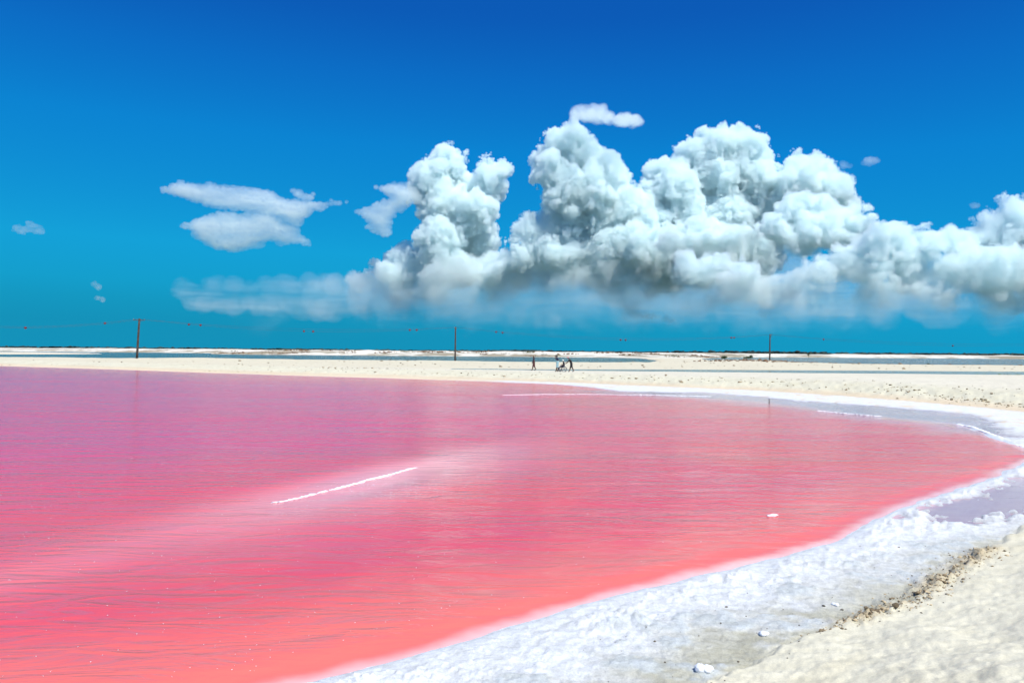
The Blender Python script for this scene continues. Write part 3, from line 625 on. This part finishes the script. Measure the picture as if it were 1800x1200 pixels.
def person(loc, J, zones, label, face=-1):
    """J joints in metres (x along the bank, z up); zones: list of (materials, rule); the figure faces -x"""
    E = [('pel', 'waist'), ('waist', 'chest'), ('chest', 'neck'), ('neck', 'chin'), ('chin', 'head'), ('head', 'crown')]
    for s_ in 'lr':
        E += [('pel', 'hip' + s_), ('hip' + s_, 'knee' + s_), ('knee' + s_, 'ank' + s_), ('ank' + s_, 'ball' + s_), ('ball' + s_, 'toe' + s_), ('chest', 'sho' + s_), ('sho' + s_, 'elb' + s_), ('elb' + s_, 'wri' + s_), ('wri' + s_, 'palm' + s_)]
    J = dict(J)
    for s_ in 'lr':                                  # five fingers rooted in each palm
        w_, p_ = np.array(J['wri' + s_][:3]), np.array(J['palm' + s_][:3]); d_ = (p_ - w_) / (np.linalg.norm(p_ - w_) + 1e-9)
        sd_ = np.cross(d_, [1, 0.2, 0.1]); sd_ /= np.linalg.norm(sd_); cu = np.cross(d_, sd_)
        for q_, (off, ln) in enumerate(((-.033, .055), (-.013, .075), (.009, .08), (.030, .07))):
            a_ = p_ + sd_ * off + d_ * .025; b_ = a_ + d_ * ln * .55 + cu * .008; c_ = b_ + d_ * ln * .4 + cu * .022
            J[f'f{q_}a{s_}'] = (*a_, .0095); J[f'f{q_}b{s_}'] = (*b_, .009); J[f'f{q_}c{s_}'] = (*c_, .0075); E += [('palm' + s_, f'f{q_}a{s_}'), (f'f{q_}a{s_}', f'f{q_}b{s_}'), (f'f{q_}b{s_}', f'f{q_}c{s_}')]
        a_ = p_ - sd_ * .045 - d_ * .01; b_ = a_ - sd_ * .018 + d_ * .045; J['ta' + s_] = (*a_, .011); J['tb' + s_] = (*b_, .009); E += [('palm' + s_, 'ta' + s_), ('ta' + s_, 'tb' + s_)]
    me = skin_mesh('person', J, E, 'pel')
    # colour zones by nearest bone
    bones = [(np.array(J[a_][:3]), np.array(J[b_][:3]), a_, b_) for a_, b_ in E]
    V = np.empty(len(me.vertices) * 3); me.vertices.foreach_get('co', V); V = V.reshape(-1, 3)
    cen = np.array([np.mean(V[list(p_.vertices)], 0) for p_ in me.polygons])
    best = np.full(len(cen), 1e9); bi = np.zeros(len(cen), int); bt = np.zeros(len(cen))
    for i, (a_, b_, _, _) in enumerate(bones):
        ab = b_ - a_; t_ = np.clip(((cen - a_) @ ab) / (ab @ ab + 1e-9), 0, 1); d_ = np.linalg.norm(cen - a_ - t_[:, None] * ab, axis=1) / (max(np.ravel(J[bones[i][2]][3]).max(), .02))
        m_ = d_ < best; best[m_] = d_[m_]; bi[m_] = i; bt[m_] = t_[m_]
    mats = []; 
    def mi(m_):
        if m_ not in mats: mats.append(m_); me.materials.append(m_)
        return mats.index(m_)
    me.materials.clear()
    for i, p_ in enumerate(me.polygons): p_.material_index = mi(zones(bones[bi[i]][2], bones[bi[i]][3], bt[i], cen[i])); p_.use_smooth = True
    o = link_mesh('person', me); o.location = loc
    hd = np.array(J['head'][:3]); ch_ = np.array(J['chin'][:3]); up_ = np.array(J['crown'][:3]) - ch_; up_ /= np.linalg.norm(up_); fr = np.array([face, 0, 0]) - up_ * up_[0] * face; fr /= np.linalg.norm(fr); sd_ = np.cross(up_, fr)
    R_ = np.ravel(J['head'][3]).max()
    for k_ in (-1, 1):
        MB().ball(hd + fr * R_ * .93 + sd_ * k_ * .032 + up_ * .005, (.013, .013, .010), 2).build('eye', eye_m, o); MB().ball(hd + sd_ * k_ * R_ * .98 - up_ * .015, (.022, .012, .032), 2).build('ear', skin_m, o)
    MB().tube([hd + fr * R_ * .92 + up_ * .005, hd + fr * R_ * 1.16 - up_ * .03, hd + fr * R_ * .95 - up_ * .04], [.008, .015, .008], 6).build('nose', skin_m, o)
    MB().ball(hd + fr * R_ * .90 - up_ * .062, (.010, .022, .006), 2).build('mouth', maroon, o)
    tag(o, label, 'person'); return o, hd, up_, fr, sd_, R_
def stand(H=1.68, lean=0.0, step=.22, arms=None):
    k_ = H / 1.68; J = {'pel': (0, 0, .93, .125), 'waist': (-.02 - lean * .2, 0, 1.06, .115), 'chest': (-.03 - lean * .55, 0, 1.26, (.12, .15)), 'neck': (-.04 - lean * .95, 0, 1.42, .052), 'chin': (-.06 - lean * 1.12, 0, 1.485, .062), 'head': (-.065 - lean * 1.25, 0, 1.56, .088), 'crown': (-.06 - lean * 1.36, 0, 1.635, .06)}
    for s_, y_, sg in (('l', -.09, 1), ('r', .09, -1)):
        f_ = step * sg
        J.update({'hip' + s_: (-.0, y_, .88, .095), 'knee' + s_: (-f_ * .42 - .03, y_, .49, .062), 'ank' + s_: (-f_ + (.0 if sg > 0 else .05), y_, .085 if sg > 0 else .13, .042), 'ball' + s_: (-f_ - .10, y_, .035 if sg > 0 else .045, .036), 'toe' + s_: (-f_ - .17, y_, .03 if sg > 0 else .03, .028)})
        J.update({'sho' + s_: (-.03 - lean * .75, y_ * 1.75, 1.38, .058), 'elb' + s_: (-.02 - lean * .4 + .10 * sg, y_ * 2.2, 1.12, .042), 'wri' + s_: (-.08 + .12 * sg, y_ * 2.1, .90, .030), 'palm' + s_: (-.10 + .12 * sg, y_ * 2.05, .83, (.018, .036))})
    if arms: J.update(arms)
    return {n_: (v[0] * k_, v[1] * k_, v[2] * k_, tuple(np.array(v[3]) * k_) if isinstance(v[3], tuple) else v[3] * k_) for n_, v in J.items()}
def wear(top, bottom, shoe, sleeve=.6, hem=.55, calf=None):
    def z_(a_, b_, t_, c_):
        n_ = a_.rstrip('lr') if a_[-1] in 'lr' and a_ not in ('pel',) else a_
        if a_ in ('pel',): return bottom
        if a_[:3] == 'hip' : return bottom
        if a_[:4] == 'knee': return bottom if t_ < hem else skin_m
        if a_[:3] == 'ank' or a_[:4] == 'ball': return shoe
        if a_ in ('waist',): return top
        if a_ == 'chest': return top if b_ != 'neck' or t_ < .75 else skin_m
        if a_[:3] == 'sho': return top if t_ < sleeve else skin_m
        return skin_m
    return z_
def foot_at(px, py):
    for Y in np.arange(70, 110, .1):
        p_ = at(px, py, Y)
        if p_[2] <= ht(p_[0], Y): return (float(p_[0]), float(Y), ht(p_[0], Y))
    return tuple(at(px, py, 90))
def hair_cap(o, hd, up_, fr, R_, mat, name='hair', long=0.0):
    mb = MB(); mb.ball(hd + up_ * .022 - fr * .018, (R_ * 1.10, R_ * 1.06, R_ * 1.06), 3, .03, 4)
    if long: mb.tube([hd - fr * R_ * .6, hd - fr * R_ * 1.15 - up_ * long * .4, hd - fr * R_ * 1.35 - up_ * long], [R_ * .95, R_ * .85, R_ * .35], 10)
    return mb.build(name, mat, o)
def hat(o, hd, up_, fr, R_, mat, brim=.16, peak=False):
    q_ = Vector((0, 0, 1)).rotation_difference(Vector(up_)).to_matrix().to_4x4(); c_ = hd + up_ * .05
    mb = MB(); prof = [(.0, .105), (R_ * .7, .09), (R_ * 1.08, .055), (R_ * 1.14, 0.0)]
    V_ = []; n_ = 16; rings = []
    for r_, z_ in prof + ([(brim, -.012), (brim, -.02), (R_ * 1.12, -.008)] if not peak else [(R_ * 1.14, -.012), (R_ * 1.05, -.012)]):
        rings.append([mb.bm.verts.new(Vector(c_) + q_ @ Vector((math.cos(6.2832 * i / n_) * max(r_, .002) , math.sin(6.2832 * i / n_) * max(r_, .002), z_))) for i in range(n_)])
    for a_, b_ in zip(rings, rings[1:]):
        for i in range(n_): mb.bm.faces.new([a_[i], a_[(i + 1) % n_], b_[(i + 1) % n_], b_[i]])
    if peak: mb.box(c_ + fr * (R_ * 1.45), (.12, .14, .012), q_, .003)
    return mb.build('hat', mat, o)

# the one walking ahead, alone
o, hd, up_, fr, sd_, R_ = person(foot_at(938.5, 651), stand(1.74, .0, .20), wear(navy, maroon, shoe_m, .55, .0), 'person with long dark hair in dark top and shorts walking alone ahead')
hair_cap(o, hd, up_, fr, R_, hair_m, 'hair', .42)
# the one with a hand up to the face
arms = {'elbl': (-.28, -.20, 1.33, .042), 'wril': (-.22, -.13, 1.55, .030), 'palml': (-.20, -.08, 1.61, (.018, .036)), 'elbr': (.16, .24, 1.12, .042), 'wrir': (-.04, .24, .98, .030), 'palmr': (-.10, .22, .95, (.018, .036))}
loc = foot_at(980, 653); o, hd, up_, fr, sd_, R_ = person(loc, stand(1.90, .02, .12, arms), wear(navy, sky_cloth, shoe_m, .75, .15), 'person in navy top and pale blue shorts raising a camera to the face')
hair_cap(o, hd, up_, fr, R_, hair_m)
cam_o = empty('camera_in_hand', (loc[0] - .25, loc[1] - .06, loc[2] + 1.79), 'small black camera held up by the person in pale blue shorts', 'camera')
MB().box((0, 0, 0), (.05, .13, .085), None, .008).build('body', lens_m, cam_o); MB().tube([(-.02, 0, 0), (-.09, 0, 0)], [.034, .032], 12).build('lens', lens_m, cam_o)
# wheelchair with its rider, pushed from behind
wc = foot_at(989.5, 653.2); W = empty('wheelchair', wc, 'black wheelchair with a rider, rolled along the sand', 'wheelchair')
def wheel(x, y, r, name, push):
    t_ = [(x + r * math.cos(a_), y, r + r * math.sin(a_)) for a_ in np.linspace(0, 2 * math.pi, 33)]
    w_ = MB().tube(t_, .018, 8).build(name, rubber, W)
    rim_ = [(x + (r - .03) * math.cos(a_), y, r + (r - .03) * math.sin(a_)) for a_ in np.linspace(0, 2 * math.pi, 33)]; MB().tube(rim_, .009, 6).build('rim', steel, w_)
    if push: MB().tube([(x + (r - .05) * math.cos(a_), y + push, r + (r - .05) * math.sin(a_)) for a_ in np.linspace(0, 2 * math.pi, 33)], .008, 6).build('push_rim', steel, w_)
    MB().tube([(x, y - .03, r), (x, y + .03, r)], .025, 8).build('hub', steel, w_)
    for a_ in np.linspace(0, 2 * math.pi, 12, endpoint=False): MB().tube([(x, y, r), (x + (r - .03) * math.cos(a_), y, r + (r - .03) * math.sin(a_))], .004, 4).build('spoke', steel, w_)
for y_ in (-.28, .28):
    wheel(.13, y_, .30, 'rear_wheel', .04 * (1 if y_ > 0 else -1)); wheel(-.30, y_ * .85, .09, 'caster', 0)
    MB().tube([(.22, y_ * .8, .95), (.18, y_ * .8, .50), (.13, y_ * .8, .30)], .014, 8).tube([(.18, y_ * .8, .50), (-.26, y_ * .8, .50), (-.30, y_ * .8, .18)], .014, 8).tube([(.15, y_ * .8, .30), (-.28, y_ * .8, .22)], .012, 8).build('side_frame', steel, W)
    MB().tube([(.22, y_ * .8, .94), (.36, y_ * .8, .93)], .018, 8).build('push_handle', rubber, W); MB().box((-.04, y_ * .85, .70), (.36, .06, .035), None, .01).build('armrest', lens_m, W)
    MB().tube([(-.28, y_ * .55, .42), (-.52, y_ * .5, .14)], .012, 8).box((-.56, y_ * .5, .12), (.14, .12, .015), None, .003).build('footrest', steel, W)
MB().box((-.04, 0, .50), (.44, .44, .05), None, .015).build('seat', black, W); MB().box((.20, 0, .74), (.03, .44, .42), Matrix.Rotation(.1, 4, 'Y'), .01).build('backrest', black, W)
sit = {'pel': (.10, 0, .60, .125), 'waist': (.11, 0, .74, .118), 'chest': (.10, 0, .95, (.12, .15)), 'neck': (.06, 0, 1.10, .052), 'chin': (.03, 0, 1.16, .062), 'head': (.02, 0, 1.235, .088), 'crown': (.025, 0, 1.31, .06)}
for s_, y_ in (('l', -.1), ('r', .1)):
    sit.update({'hip' + s_: (.02, y_, .60, .092), 'knee' + s_: (-.36, y_, .60, .062), 'ank' + s_: (-.54, y_ * .9, .215, .042), 'ball' + s_: (-.62, y_ * .9, .165, .036), 'toe' + s_: (-.69, y_ * .9, .16, .028), 'sho' + s_: (.09, y_ * 1.7, 1.05, .058), 'elb' + s_: (.05, y_ * 2.1, .80, .042), 'wri' + s_: (-.16, y_ * 1.6, .745, .03), 'palm' + s_: (-.23, y_ * 1.3, .735, (.018, .036))})
o, hd, up_, fr, sd_, R_ = person(wc, sit, wear(black, navy, shoe_m, .95, .95), 'person in dark clothes and white hat sitting in the wheelchair')
hat(o, hd, up_, fr, R_, white_cloth, .17)
towel = MB(); towel.box((-.22, 0, .69), (.30, .36, .03), Matrix.Rotation(-.15, 4, 'Y'), .01).box((-.41, 0, .57), (.03, .34, .22), Matrix.Rotation(.35, 4, 'Y'), .01); tw = towel.build('towel', white_cloth); tw.location = wc; tag(tw, 'white towel laid over the knees of the wheelchair rider', 'towel')
arms = {'elbl': (-.46, -.20, 1.08, .042), 'wril': (-.62, -.22, .96, .030), 'palml': (-.66, -.22, .945, (.018, .036)), 'elbr': (-.46, .20, 1.08, .042), 'wrir': (-.62, .22, .96, .030), 'palmr': (-.66, .22, .945, (.018, .036))}
pl = (wc[0] + .98, wc[1], wc[2]); o, hd, up_, fr, sd_, R_ = person(pl, stand(1.70, .24, .24, arms), wear(black, black, shoe_m, .9, .1), 'person in black with a pink cap leaning forward to push the wheelchair')
hair_cap(o, hd, up_, fr, R_ * .97, hair_m); hat(o, hd, up_, fr, R_, pink_cloth, .15, True)

bpy.data.scenes.remove(tmp_scene)

# ------------------------------------------------------------------ clouds: real volumes, 11 to 16 km out
CLOUDS = True
zf = lambda py, D: float(at(900, py, D)[2])
TAB3 = rng.random((64, 64, 64)).astype(np.float32)
def vn3(p):
    i = np.floor(p).astype(np.int32); f = (p - i).astype(np.float32); f = f * f * (3 - 2 * f)
    i0 = i & 63; i1 = (i + 1) & 63; x, y, z = f[:, 0], f[:, 1], f[:, 2]
    g = lambda u, v, w: TAB3[u, v, w]
    a_ = g(i0[:, 0], i0[:, 1], i0[:, 2]) * (1 - x) + g(i1[:, 0], i0[:, 1], i0[:, 2]) * x
    b_ = g(i0[:, 0], i1[:, 1], i0[:, 2]) * (1 - x) + g(i1[:, 0], i1[:, 1], i0[:, 2]) * x
    c_ = g(i0[:, 0], i0[:, 1], i1[:, 2]) * (1 - x) + g(i1[:, 0], i0[:, 1], i1[:, 2]) * x
    d_ = g(i0[:, 0], i1[:, 1], i1[:, 2]) * (1 - x) + g(i1[:, 0], i1[:, 1], i1[:, 2]) * x
    return ((a_ * (1 - y) + b_ * y) * (1 - z) + (c_ * (1 - y) + d_ * y) * z) * 2 - 1
def grow(lst, D, hpx=2.5, s=0.86, zs=0.4, amp=1.0):
    """big lobes read off the photograph, melted together and broken up into puffs of every size"""
    px = D / F; h = hpx * px
    Cn = np.array([at(x, y, D + rng.normal() * r * px * zs) for x, y, r in lst]); Rn = np.array([r * px * s for _, _, r in lst])
    lo = (Cn - Rn[:, None]).min(0) - 160; hi = (Cn + Rn[:, None]).max(0) + 160
    ax = [np.arange(lo[i], hi[i], h, dtype=np.float32) for i in range(3)]
    G = np.stack(np.meshgrid(*ax, indexing='ij'), -1).reshape(-1, 3)
    sd = np.full(len(G), 1e9, np.float32); kk = 70.0
    for c_, r_ in zip(Cn, Rn):
        m_ = np.abs(G[:, 0] - c_[0]) < r_ + 420
        q_ = G[m_]; d_ = np.sqrt(((q_ - c_) ** 2).sum(1)) - r_; o_ = sd[m_]
        e_ = np.maximum(kk - np.abs(d_ - o_), 0) / kk
        sd[m_] = np.minimum(d_, o_) - e_ * e_ * kk * 0.25
    near = np.where((sd < 150) & (sd > -280) & (G[:, 1] < D + 150) & (G[:, 2] > zf(545, D)))[0]; q_ = G[near]
    q_ = q_ + 60 * np.stack([vn3(q_ / 260.0 + 11), vn3(q_ / 260.0 + 37), vn3(q_ / 260.0 + 71)], 1)
    disp = 220 * np.abs(vn3(q_ / 350.0)) + 165 * np.abs(vn3(q_ / 155.0 + 5)) + 98 * np.abs(vn3(q_ / 75.0 + 9)) + 50 * np.abs(vn3(q_ / 42.0 + 3)) - 124
    sd[near] -= amp * disp
    n3_ = [len(v) for v in ax]
    shell = (sd < 0) & (sd > -2.2 * h)
    P = G[shell] + rng.uniform(-.4, .4, (int(shell.sum()), 3)) * h; R = rng.uniform(.75, 1.05, len(P)) * h
    idx = np.indices(n3_).reshape(3, -1); core = (sd <= -2.0 * h) & ((idx % 2 == 0).all(0))
    P2 = G[core]; R2_ = np.full(len(P2), 2 * h * 0.9)
    return np.concatenate([P, P2]).astype(float), np.concatenate([R, R2_])
def cloud_mat(name, dens, fade=None, noise=None, aniso=0.0, erode=0.5, esc=1 / 55.0, alb=(.915, .995, 1.0)):
    k = NT(name)
    d = k.attr('density', 'Fac')
    p = k.pos()
    if erode:                                  # ragged, cauliflower rim
        f = k.noise(p, esc, 2, 0.65)
        d = k.math('SUBTRACT', k.math('MULTIPLY', d, 1.0 + erode), k.math('MULTIPLY', k.rampv(f, 0.25, 0.75), erode), clamp=True)
    d = k.math('MULTIPLY', d, dens)
    if fade:                                   # thins out towards its base
        z = k.n('ShaderNodeSeparateXYZ', {0: p}).outputs[2]
        z = k.math('ADD', z, k.math('MULTIPLY_ADD', k.noise(p, 1 / 650.0, 2, .6), 1500.0, -750.0))
        d = k.math('MULTIPLY', d, k.math('POWER', k.rampv(z, fade[0], fade[1], fade[2], 1.0), 4.0))
    if noise:
        sc_, lo, hi, flat_ = noise
        f = k.noise(k.mapping(p, (.45, 1, flat_), (0, .12, 0)), sc_, 5, 0.66, 0.8)
        d = k.math('MULTIPLY', d, k.rampv(f, lo, hi))
    v = k.n('ShaderNodeVolumePrincipled', {'Color': (*alb, 1), 'Density': d, 'Anisotropy': aniso, 'Density Attribute': ''})
    k.t.links.new(v.outputs[0], k.out.inputs['Volume']); return k.m
def cloud(name, P, R, voxel, mat, label, cat='cloud', group=None):
    me = bpy.data.meshes.new(name); c0 = P.mean(0)
    me.vertices.add(len(P)); me.vertices.foreach_set('co', (P - c0).astype(np.float32).ravel())
    set_val(me, 'radius', R); me.materials.append(mat)
    ob = bpy.data.objects.new(name, me); COL.objects.link(ob); ob.location = tuple(c0)
    g = bpy.data.node_groups.new(name, 'GeometryNodeTree')
    g.interface.new_socket('Geometry', in_out='INPUT', socket_type='NodeSocketGeometry'); g.interface.new_socket('Geometry', in_out='OUTPUT', socket_type='NodeSocketGeometry')
    N = g.nodes.new; L = g.links.new
    gi, go, mp, pv, sm, na_ = N('NodeGroupInput'), N('NodeGroupOutput'), N('GeometryNodeMeshToPoints'), N('GeometryNodePointsToVolume'), N('GeometryNodeSetMaterial'), N('GeometryNodeInputNamedAttribute')
    pv.resolution_mode = 'VOXEL_SIZE'; sm.inputs['Material'].default_value = mat; na_.inputs[0].default_value = 'radius'
    pv.inputs['Voxel Size'].default_value = voxel; pv.inputs['Density'].default_value = 1.0
    L(gi.outputs[0], mp.inputs['Mesh']); L(na_.outputs[0], mp.inputs['Radius']); L(mp.outputs[0], pv.inputs['Points']); L(na_.outputs[0], pv.inputs['Radius'])
    L(pv.outputs[0], sm.inputs[0]); L(sm.outputs[0], go.inputs[0])
    ob.modifiers.new('grow', 'NODES').node_group = g
    return tag(ob, label, cat, group, 'stuff')
CA = [(785, 290, 38), (760, 313, 36), (808, 328, 36), (747, 345, 28), (862, 308, 28), (848, 335, 34), (872, 298, 18), (780, 370, 50), (832, 375, 45), (775, 420, 48), (835, 425, 50), (800, 460, 60), (750, 425, 24),
      (700, 462, 30), (672, 478, 22), (715, 448, 20), (690, 492, 36), (735, 480, 45), (640, 500, 25), (800, 510, 70), (870, 500, 60), (740, 520, 50), (680, 525, 40), (720, 548, 45), (800, 556, 50), (880, 552, 50)]
CB = [(1010, 243, 30), (985, 260, 32), (958, 280, 25), (1018, 288, 45), (972, 305, 34), (1060, 298, 34), (1085, 322, 28), (1040, 340, 55), (992, 350, 42), (1095, 360, 40), (1000, 400, 55), (1060, 400, 60), (930, 405, 24), (940, 430, 30),
      (960, 395, 22), (890, 460, 26), (870, 475, 20), (920, 455, 34), (960, 445, 40), (1000, 450, 50), (1060, 450, 55), (1130, 440, 60), (940, 500, 50), (1010, 505, 55), (1090, 505, 60), (1150, 490, 60), (960, 552, 50), (1050, 556, 55), (1130, 552, 55)]
CC = [(1270, 256, 38), (1235, 268, 34), (1310, 262, 36), (1333, 283, 30), (1205, 285, 26), (1165, 313, 30), (1190, 330, 45), (1140, 345, 28), (1260, 310, 60), (1320, 320, 50), (1410, 298, 30), (1440, 308, 34), (1400, 330, 45), (1462, 335, 34),
      (1370, 350, 50), (1200, 380, 60), (1270, 380, 65), (1340, 390, 55), (1485, 358, 20), (1130, 390, 50), (1240, 440, 60), (1320, 450, 60), (1180, 450, 55), (1200, 520, 60), (1300, 530, 60), (1250, 560, 50), (1380, 545, 55)]
CD = [(1420, 366, 30), (1390, 378, 30), (1450, 374, 30), (1490, 385, 30), (1512, 396, 22), (1360, 400, 28), (1320, 415, 24), (1290, 425, 20), (1440, 405, 42), (1400, 420, 38), (1480, 415, 36), (1240, 412, 26), (1215, 424, 22), (1180, 430, 26)]
CE = [(1540, 430, 28), (1512, 444, 25), (1570, 425, 22), (1590, 450, 40), (1640, 432, 28), (1662, 424, 24), (1690, 440, 30), (1730, 418, 30), (1760, 393, 32), (1790, 372, 30), (1770, 430, 45), (1812, 405, 50), (1860, 395, 60), (1440, 480, 32), (1480, 470, 36),
      (1530, 476, 40), (1600, 485, 42), (1680, 480, 45), (1750, 480, 50), (1820, 470, 60), (1900, 450, 70), (1400, 500, 30), (1250, 480, 36), (1215, 470, 26), (1300, 495, 36), (1350, 505, 30), (1450, 530, 45), (1540, 532, 50), (1640, 536, 50), (1740, 536, 50), (1840, 530, 55)]
if CLOUDS:
    for lst, D, dn, f0, f1, fm, label in (
            (CA, 15500, .014, 600, 425, .06, 'twin-topped cumulus tower left of the tallest clouds, its foot dissolving'),
            (CB, 14500, .014, 600, 425, .06, 'tall leaning cumulus tower in the middle of the cloud bank'),
            (CC, 14800, .014, 600, 425, .06, 'broadest and bulkiest cumulus heap of the cloud bank'),
            (CD, 12600, .016, 500, 400, .05, 'bright crisp cumulus lobe in front of the bulky heap'),
            (CE, 11500, .012, 605, 450, .08, 'low ragged cumulus chain running out at the right edge of the sky')):
        P, R = grow(lst, D)
        cloud('cumulus_cloud', P, R, 13.0, cloud_mat('cumulus', dn, (zf(f0, D), zf(f1, D), fm)), label, group='cumulus clouds over the horizon')

    # soft veil hanging below the towers, an added airlight haze before them, and the thin torn sheets to the left
    def patch(quadlist, n, rr, D, dz=500):
        """points strewn through outlines read off the photograph"""
        out, rad = [], []
        for pg in quadlist:
            pg = np.array(pg, float); lo, hi = pg.min(0), pg.max(0); got = 0
            while got < n:
                q_ = rng.uniform(lo, hi, size=(n * 3, 2)); q_ = q_[sdist(q_[:, 0], q_[:, 1], pg) < 0][:n - got]
                for x, y in q_: out.append(at(x, y, D + rng.normal() * dz)); rad.append(rng.uniform(*rr) * D / F)
                got += len(q_)
        return np.array(out), np.array(rad)
    def torn(polys, D, step=3.0, amp=15.0, ang=.16):
        """a thin sheet inside the outlines, its rim torn into streaks"""
        out = []
        for pg in polys:
            pg = np.array(pg, float); lo, hi = pg.min(0) - 25, pg.max(0) + 25
            gx, gy = np.meshgrid(np.arange(lo[0], hi[0], step), np.arange(lo[1], hi[1], step)); gx = gx.ravel() + rng.uniform(-1, 1, gx.size) * step * .5; gy = gy.ravel() + rng.uniform(-1, 1, gy.size) * step * .5
            u_ = gx * math.cos(ang) + gy * math.sin(ang); v_ = gy * math.cos(ang) - gx * math.sin(ang)
            sd_ = sdist(gx, gy, pg) + amp * fbm(u_ * .016, v_ * .075, 5, .6) + .5 * amp * fbm(gx * .03 + 7, gy * .03, 4)
            m_ = sd_ < 0; gx, gy, sd_ = gx[m_], gy[m_], sd_[m_]
            for f_ in (-1, -.33, .33, 1):
                dep = f_ * np.minimum(-sd_, 26) * 7.0
                out += [at(x, y, D + d_) for x, y, d_ in zip(gx, gy, dep)]
        P_ = np.array(out); return P_, np.full(len(P_), step * 1.45 * D / F) * rng.uniform(.8, 1.25, len(P_))
    for outl, n, rr, D, dn, nz, vox, fd, al_, label in (
            ([[(640, 500), (900, 480), (1200, 480), (1500, 480), (1950, 460), (1950, 545), (1500, 560), (1100, 570), (800, 580), (640, 560)]], 160, (30, 46), 17500, .00060, (1 / 1500., .30, .74, 4.0), 110., (616, 540), (.90, .99, 1.0),
             'broad pale haze of cloud behind and below the cumulus towers'),
            ([[(700, 500), (900, 490), (1150, 490), (1500, 480), (1950, 470), (1950, 550), (1500, 570), (1000, 580), (700, 570), (420, 560), (380, 530)]], 150, (32, 48), 10200, .00034, (1 / 1000., .28, .74, 4.5), 90., (620, 520), (.62, .93, 1.0),  # added sheet, tinted blue to imitate airlight over the cloud bases
             'thin blue airlight haze added across the feet of the cumulus towers'),
            ([[(300, 510), (360, 500), (450, 496), (560, 500), (660, 492), (740, 500), (740, 545), (600, 550), (440, 545), (320, 530)]], 260, (14, 24), 16500, .0006, (1 / 1300., .30, .74, 3.4), 60., None, (.93, 1.0, 1.0), 'faint flat cloud sheet trailing left from the twin-topped tower'),
            ([[(275, 338), (310, 322), (370, 322), (450, 332), (520, 349), (560, 354), (615, 355), (545, 370), (520, 392), (500, 390), (470, 381), (420, 368), (360, 358), (320, 348)], [(505, 332), (530, 334), (570, 350), (540, 355), (520, 347)],
              [(315, 398), (335, 392), (370, 375), (480, 375), (540, 426), (500, 428), (480, 420), (450, 436), (400, 444), (375, 438), (350, 415)]], 0, None, 13000, .0058, (1 / 900., .24, .70, 2.6), 17., None, (.93, 1.0, 1.0), 'large torn bird-shaped wisp of cloud, alone in the blue on the left'),
            ([[(655, 328), (690, 323), (738, 325), (745, 345), (738, 362), (698, 372), (688, 412), (680, 420), (658, 408), (628, 374), (672, 358), (690, 345)]], 0, None, 15000, .0058, (1 / 900., .24, .70, 2.6), 19., None, (.93, 1.0, 1.0), 'ragged wisp of cloud touching the left flank of the twin-topped tower'),
            ([[(1006, 198), (1015, 192), (1040, 190), (1062, 190), (1078, 206), (1110, 203), (1132, 214), (1120, 219), (1080, 216), (1050, 210), (1010, 208)]], 200, (6, 11), 14000, .0034, (1 / 700., .22, .68, 2.0), 26., None, (.93, 1.0, 1.0), 'small flat cloud scrap just over the leaning tower'),
            ([[(1480, 290), (1510, 284), (1555, 272), (1530, 286), (1500, 292)], [(1700, 362), (1728, 358), (1712, 365)], [(25, 403), (50, 398), (70, 405), (45, 410)], [(160, 520), (195, 517), (180, 527)], [(165, 498), (178, 503), (172, 508)], [(1102, 549), (1120, 545), (1150, 550), (1200, 556), (1190, 561), (1150, 560), (1115, 556)]],
             0, None, 14500, .0034, (1 / 600., .25, .70, 2.0), 19., None, (.93, 1.0, 1.0), 'thin stray shreds of cloud scattered about the blue')):
        P, R = torn(outl, D) if rr is None else patch(outl, n, rr, D, 260)
        cloud('wispy_cloud', P, R, vox, cloud_mat('wisp', dn, fd and (zf(fd[0], D), zf(fd[1], D), 0.0), nz, 0.0, 0.8 if rr is None else 1.3, 1 / 200. if rr is None else 1 / 420., alb=al_), label, group='thin clouds')
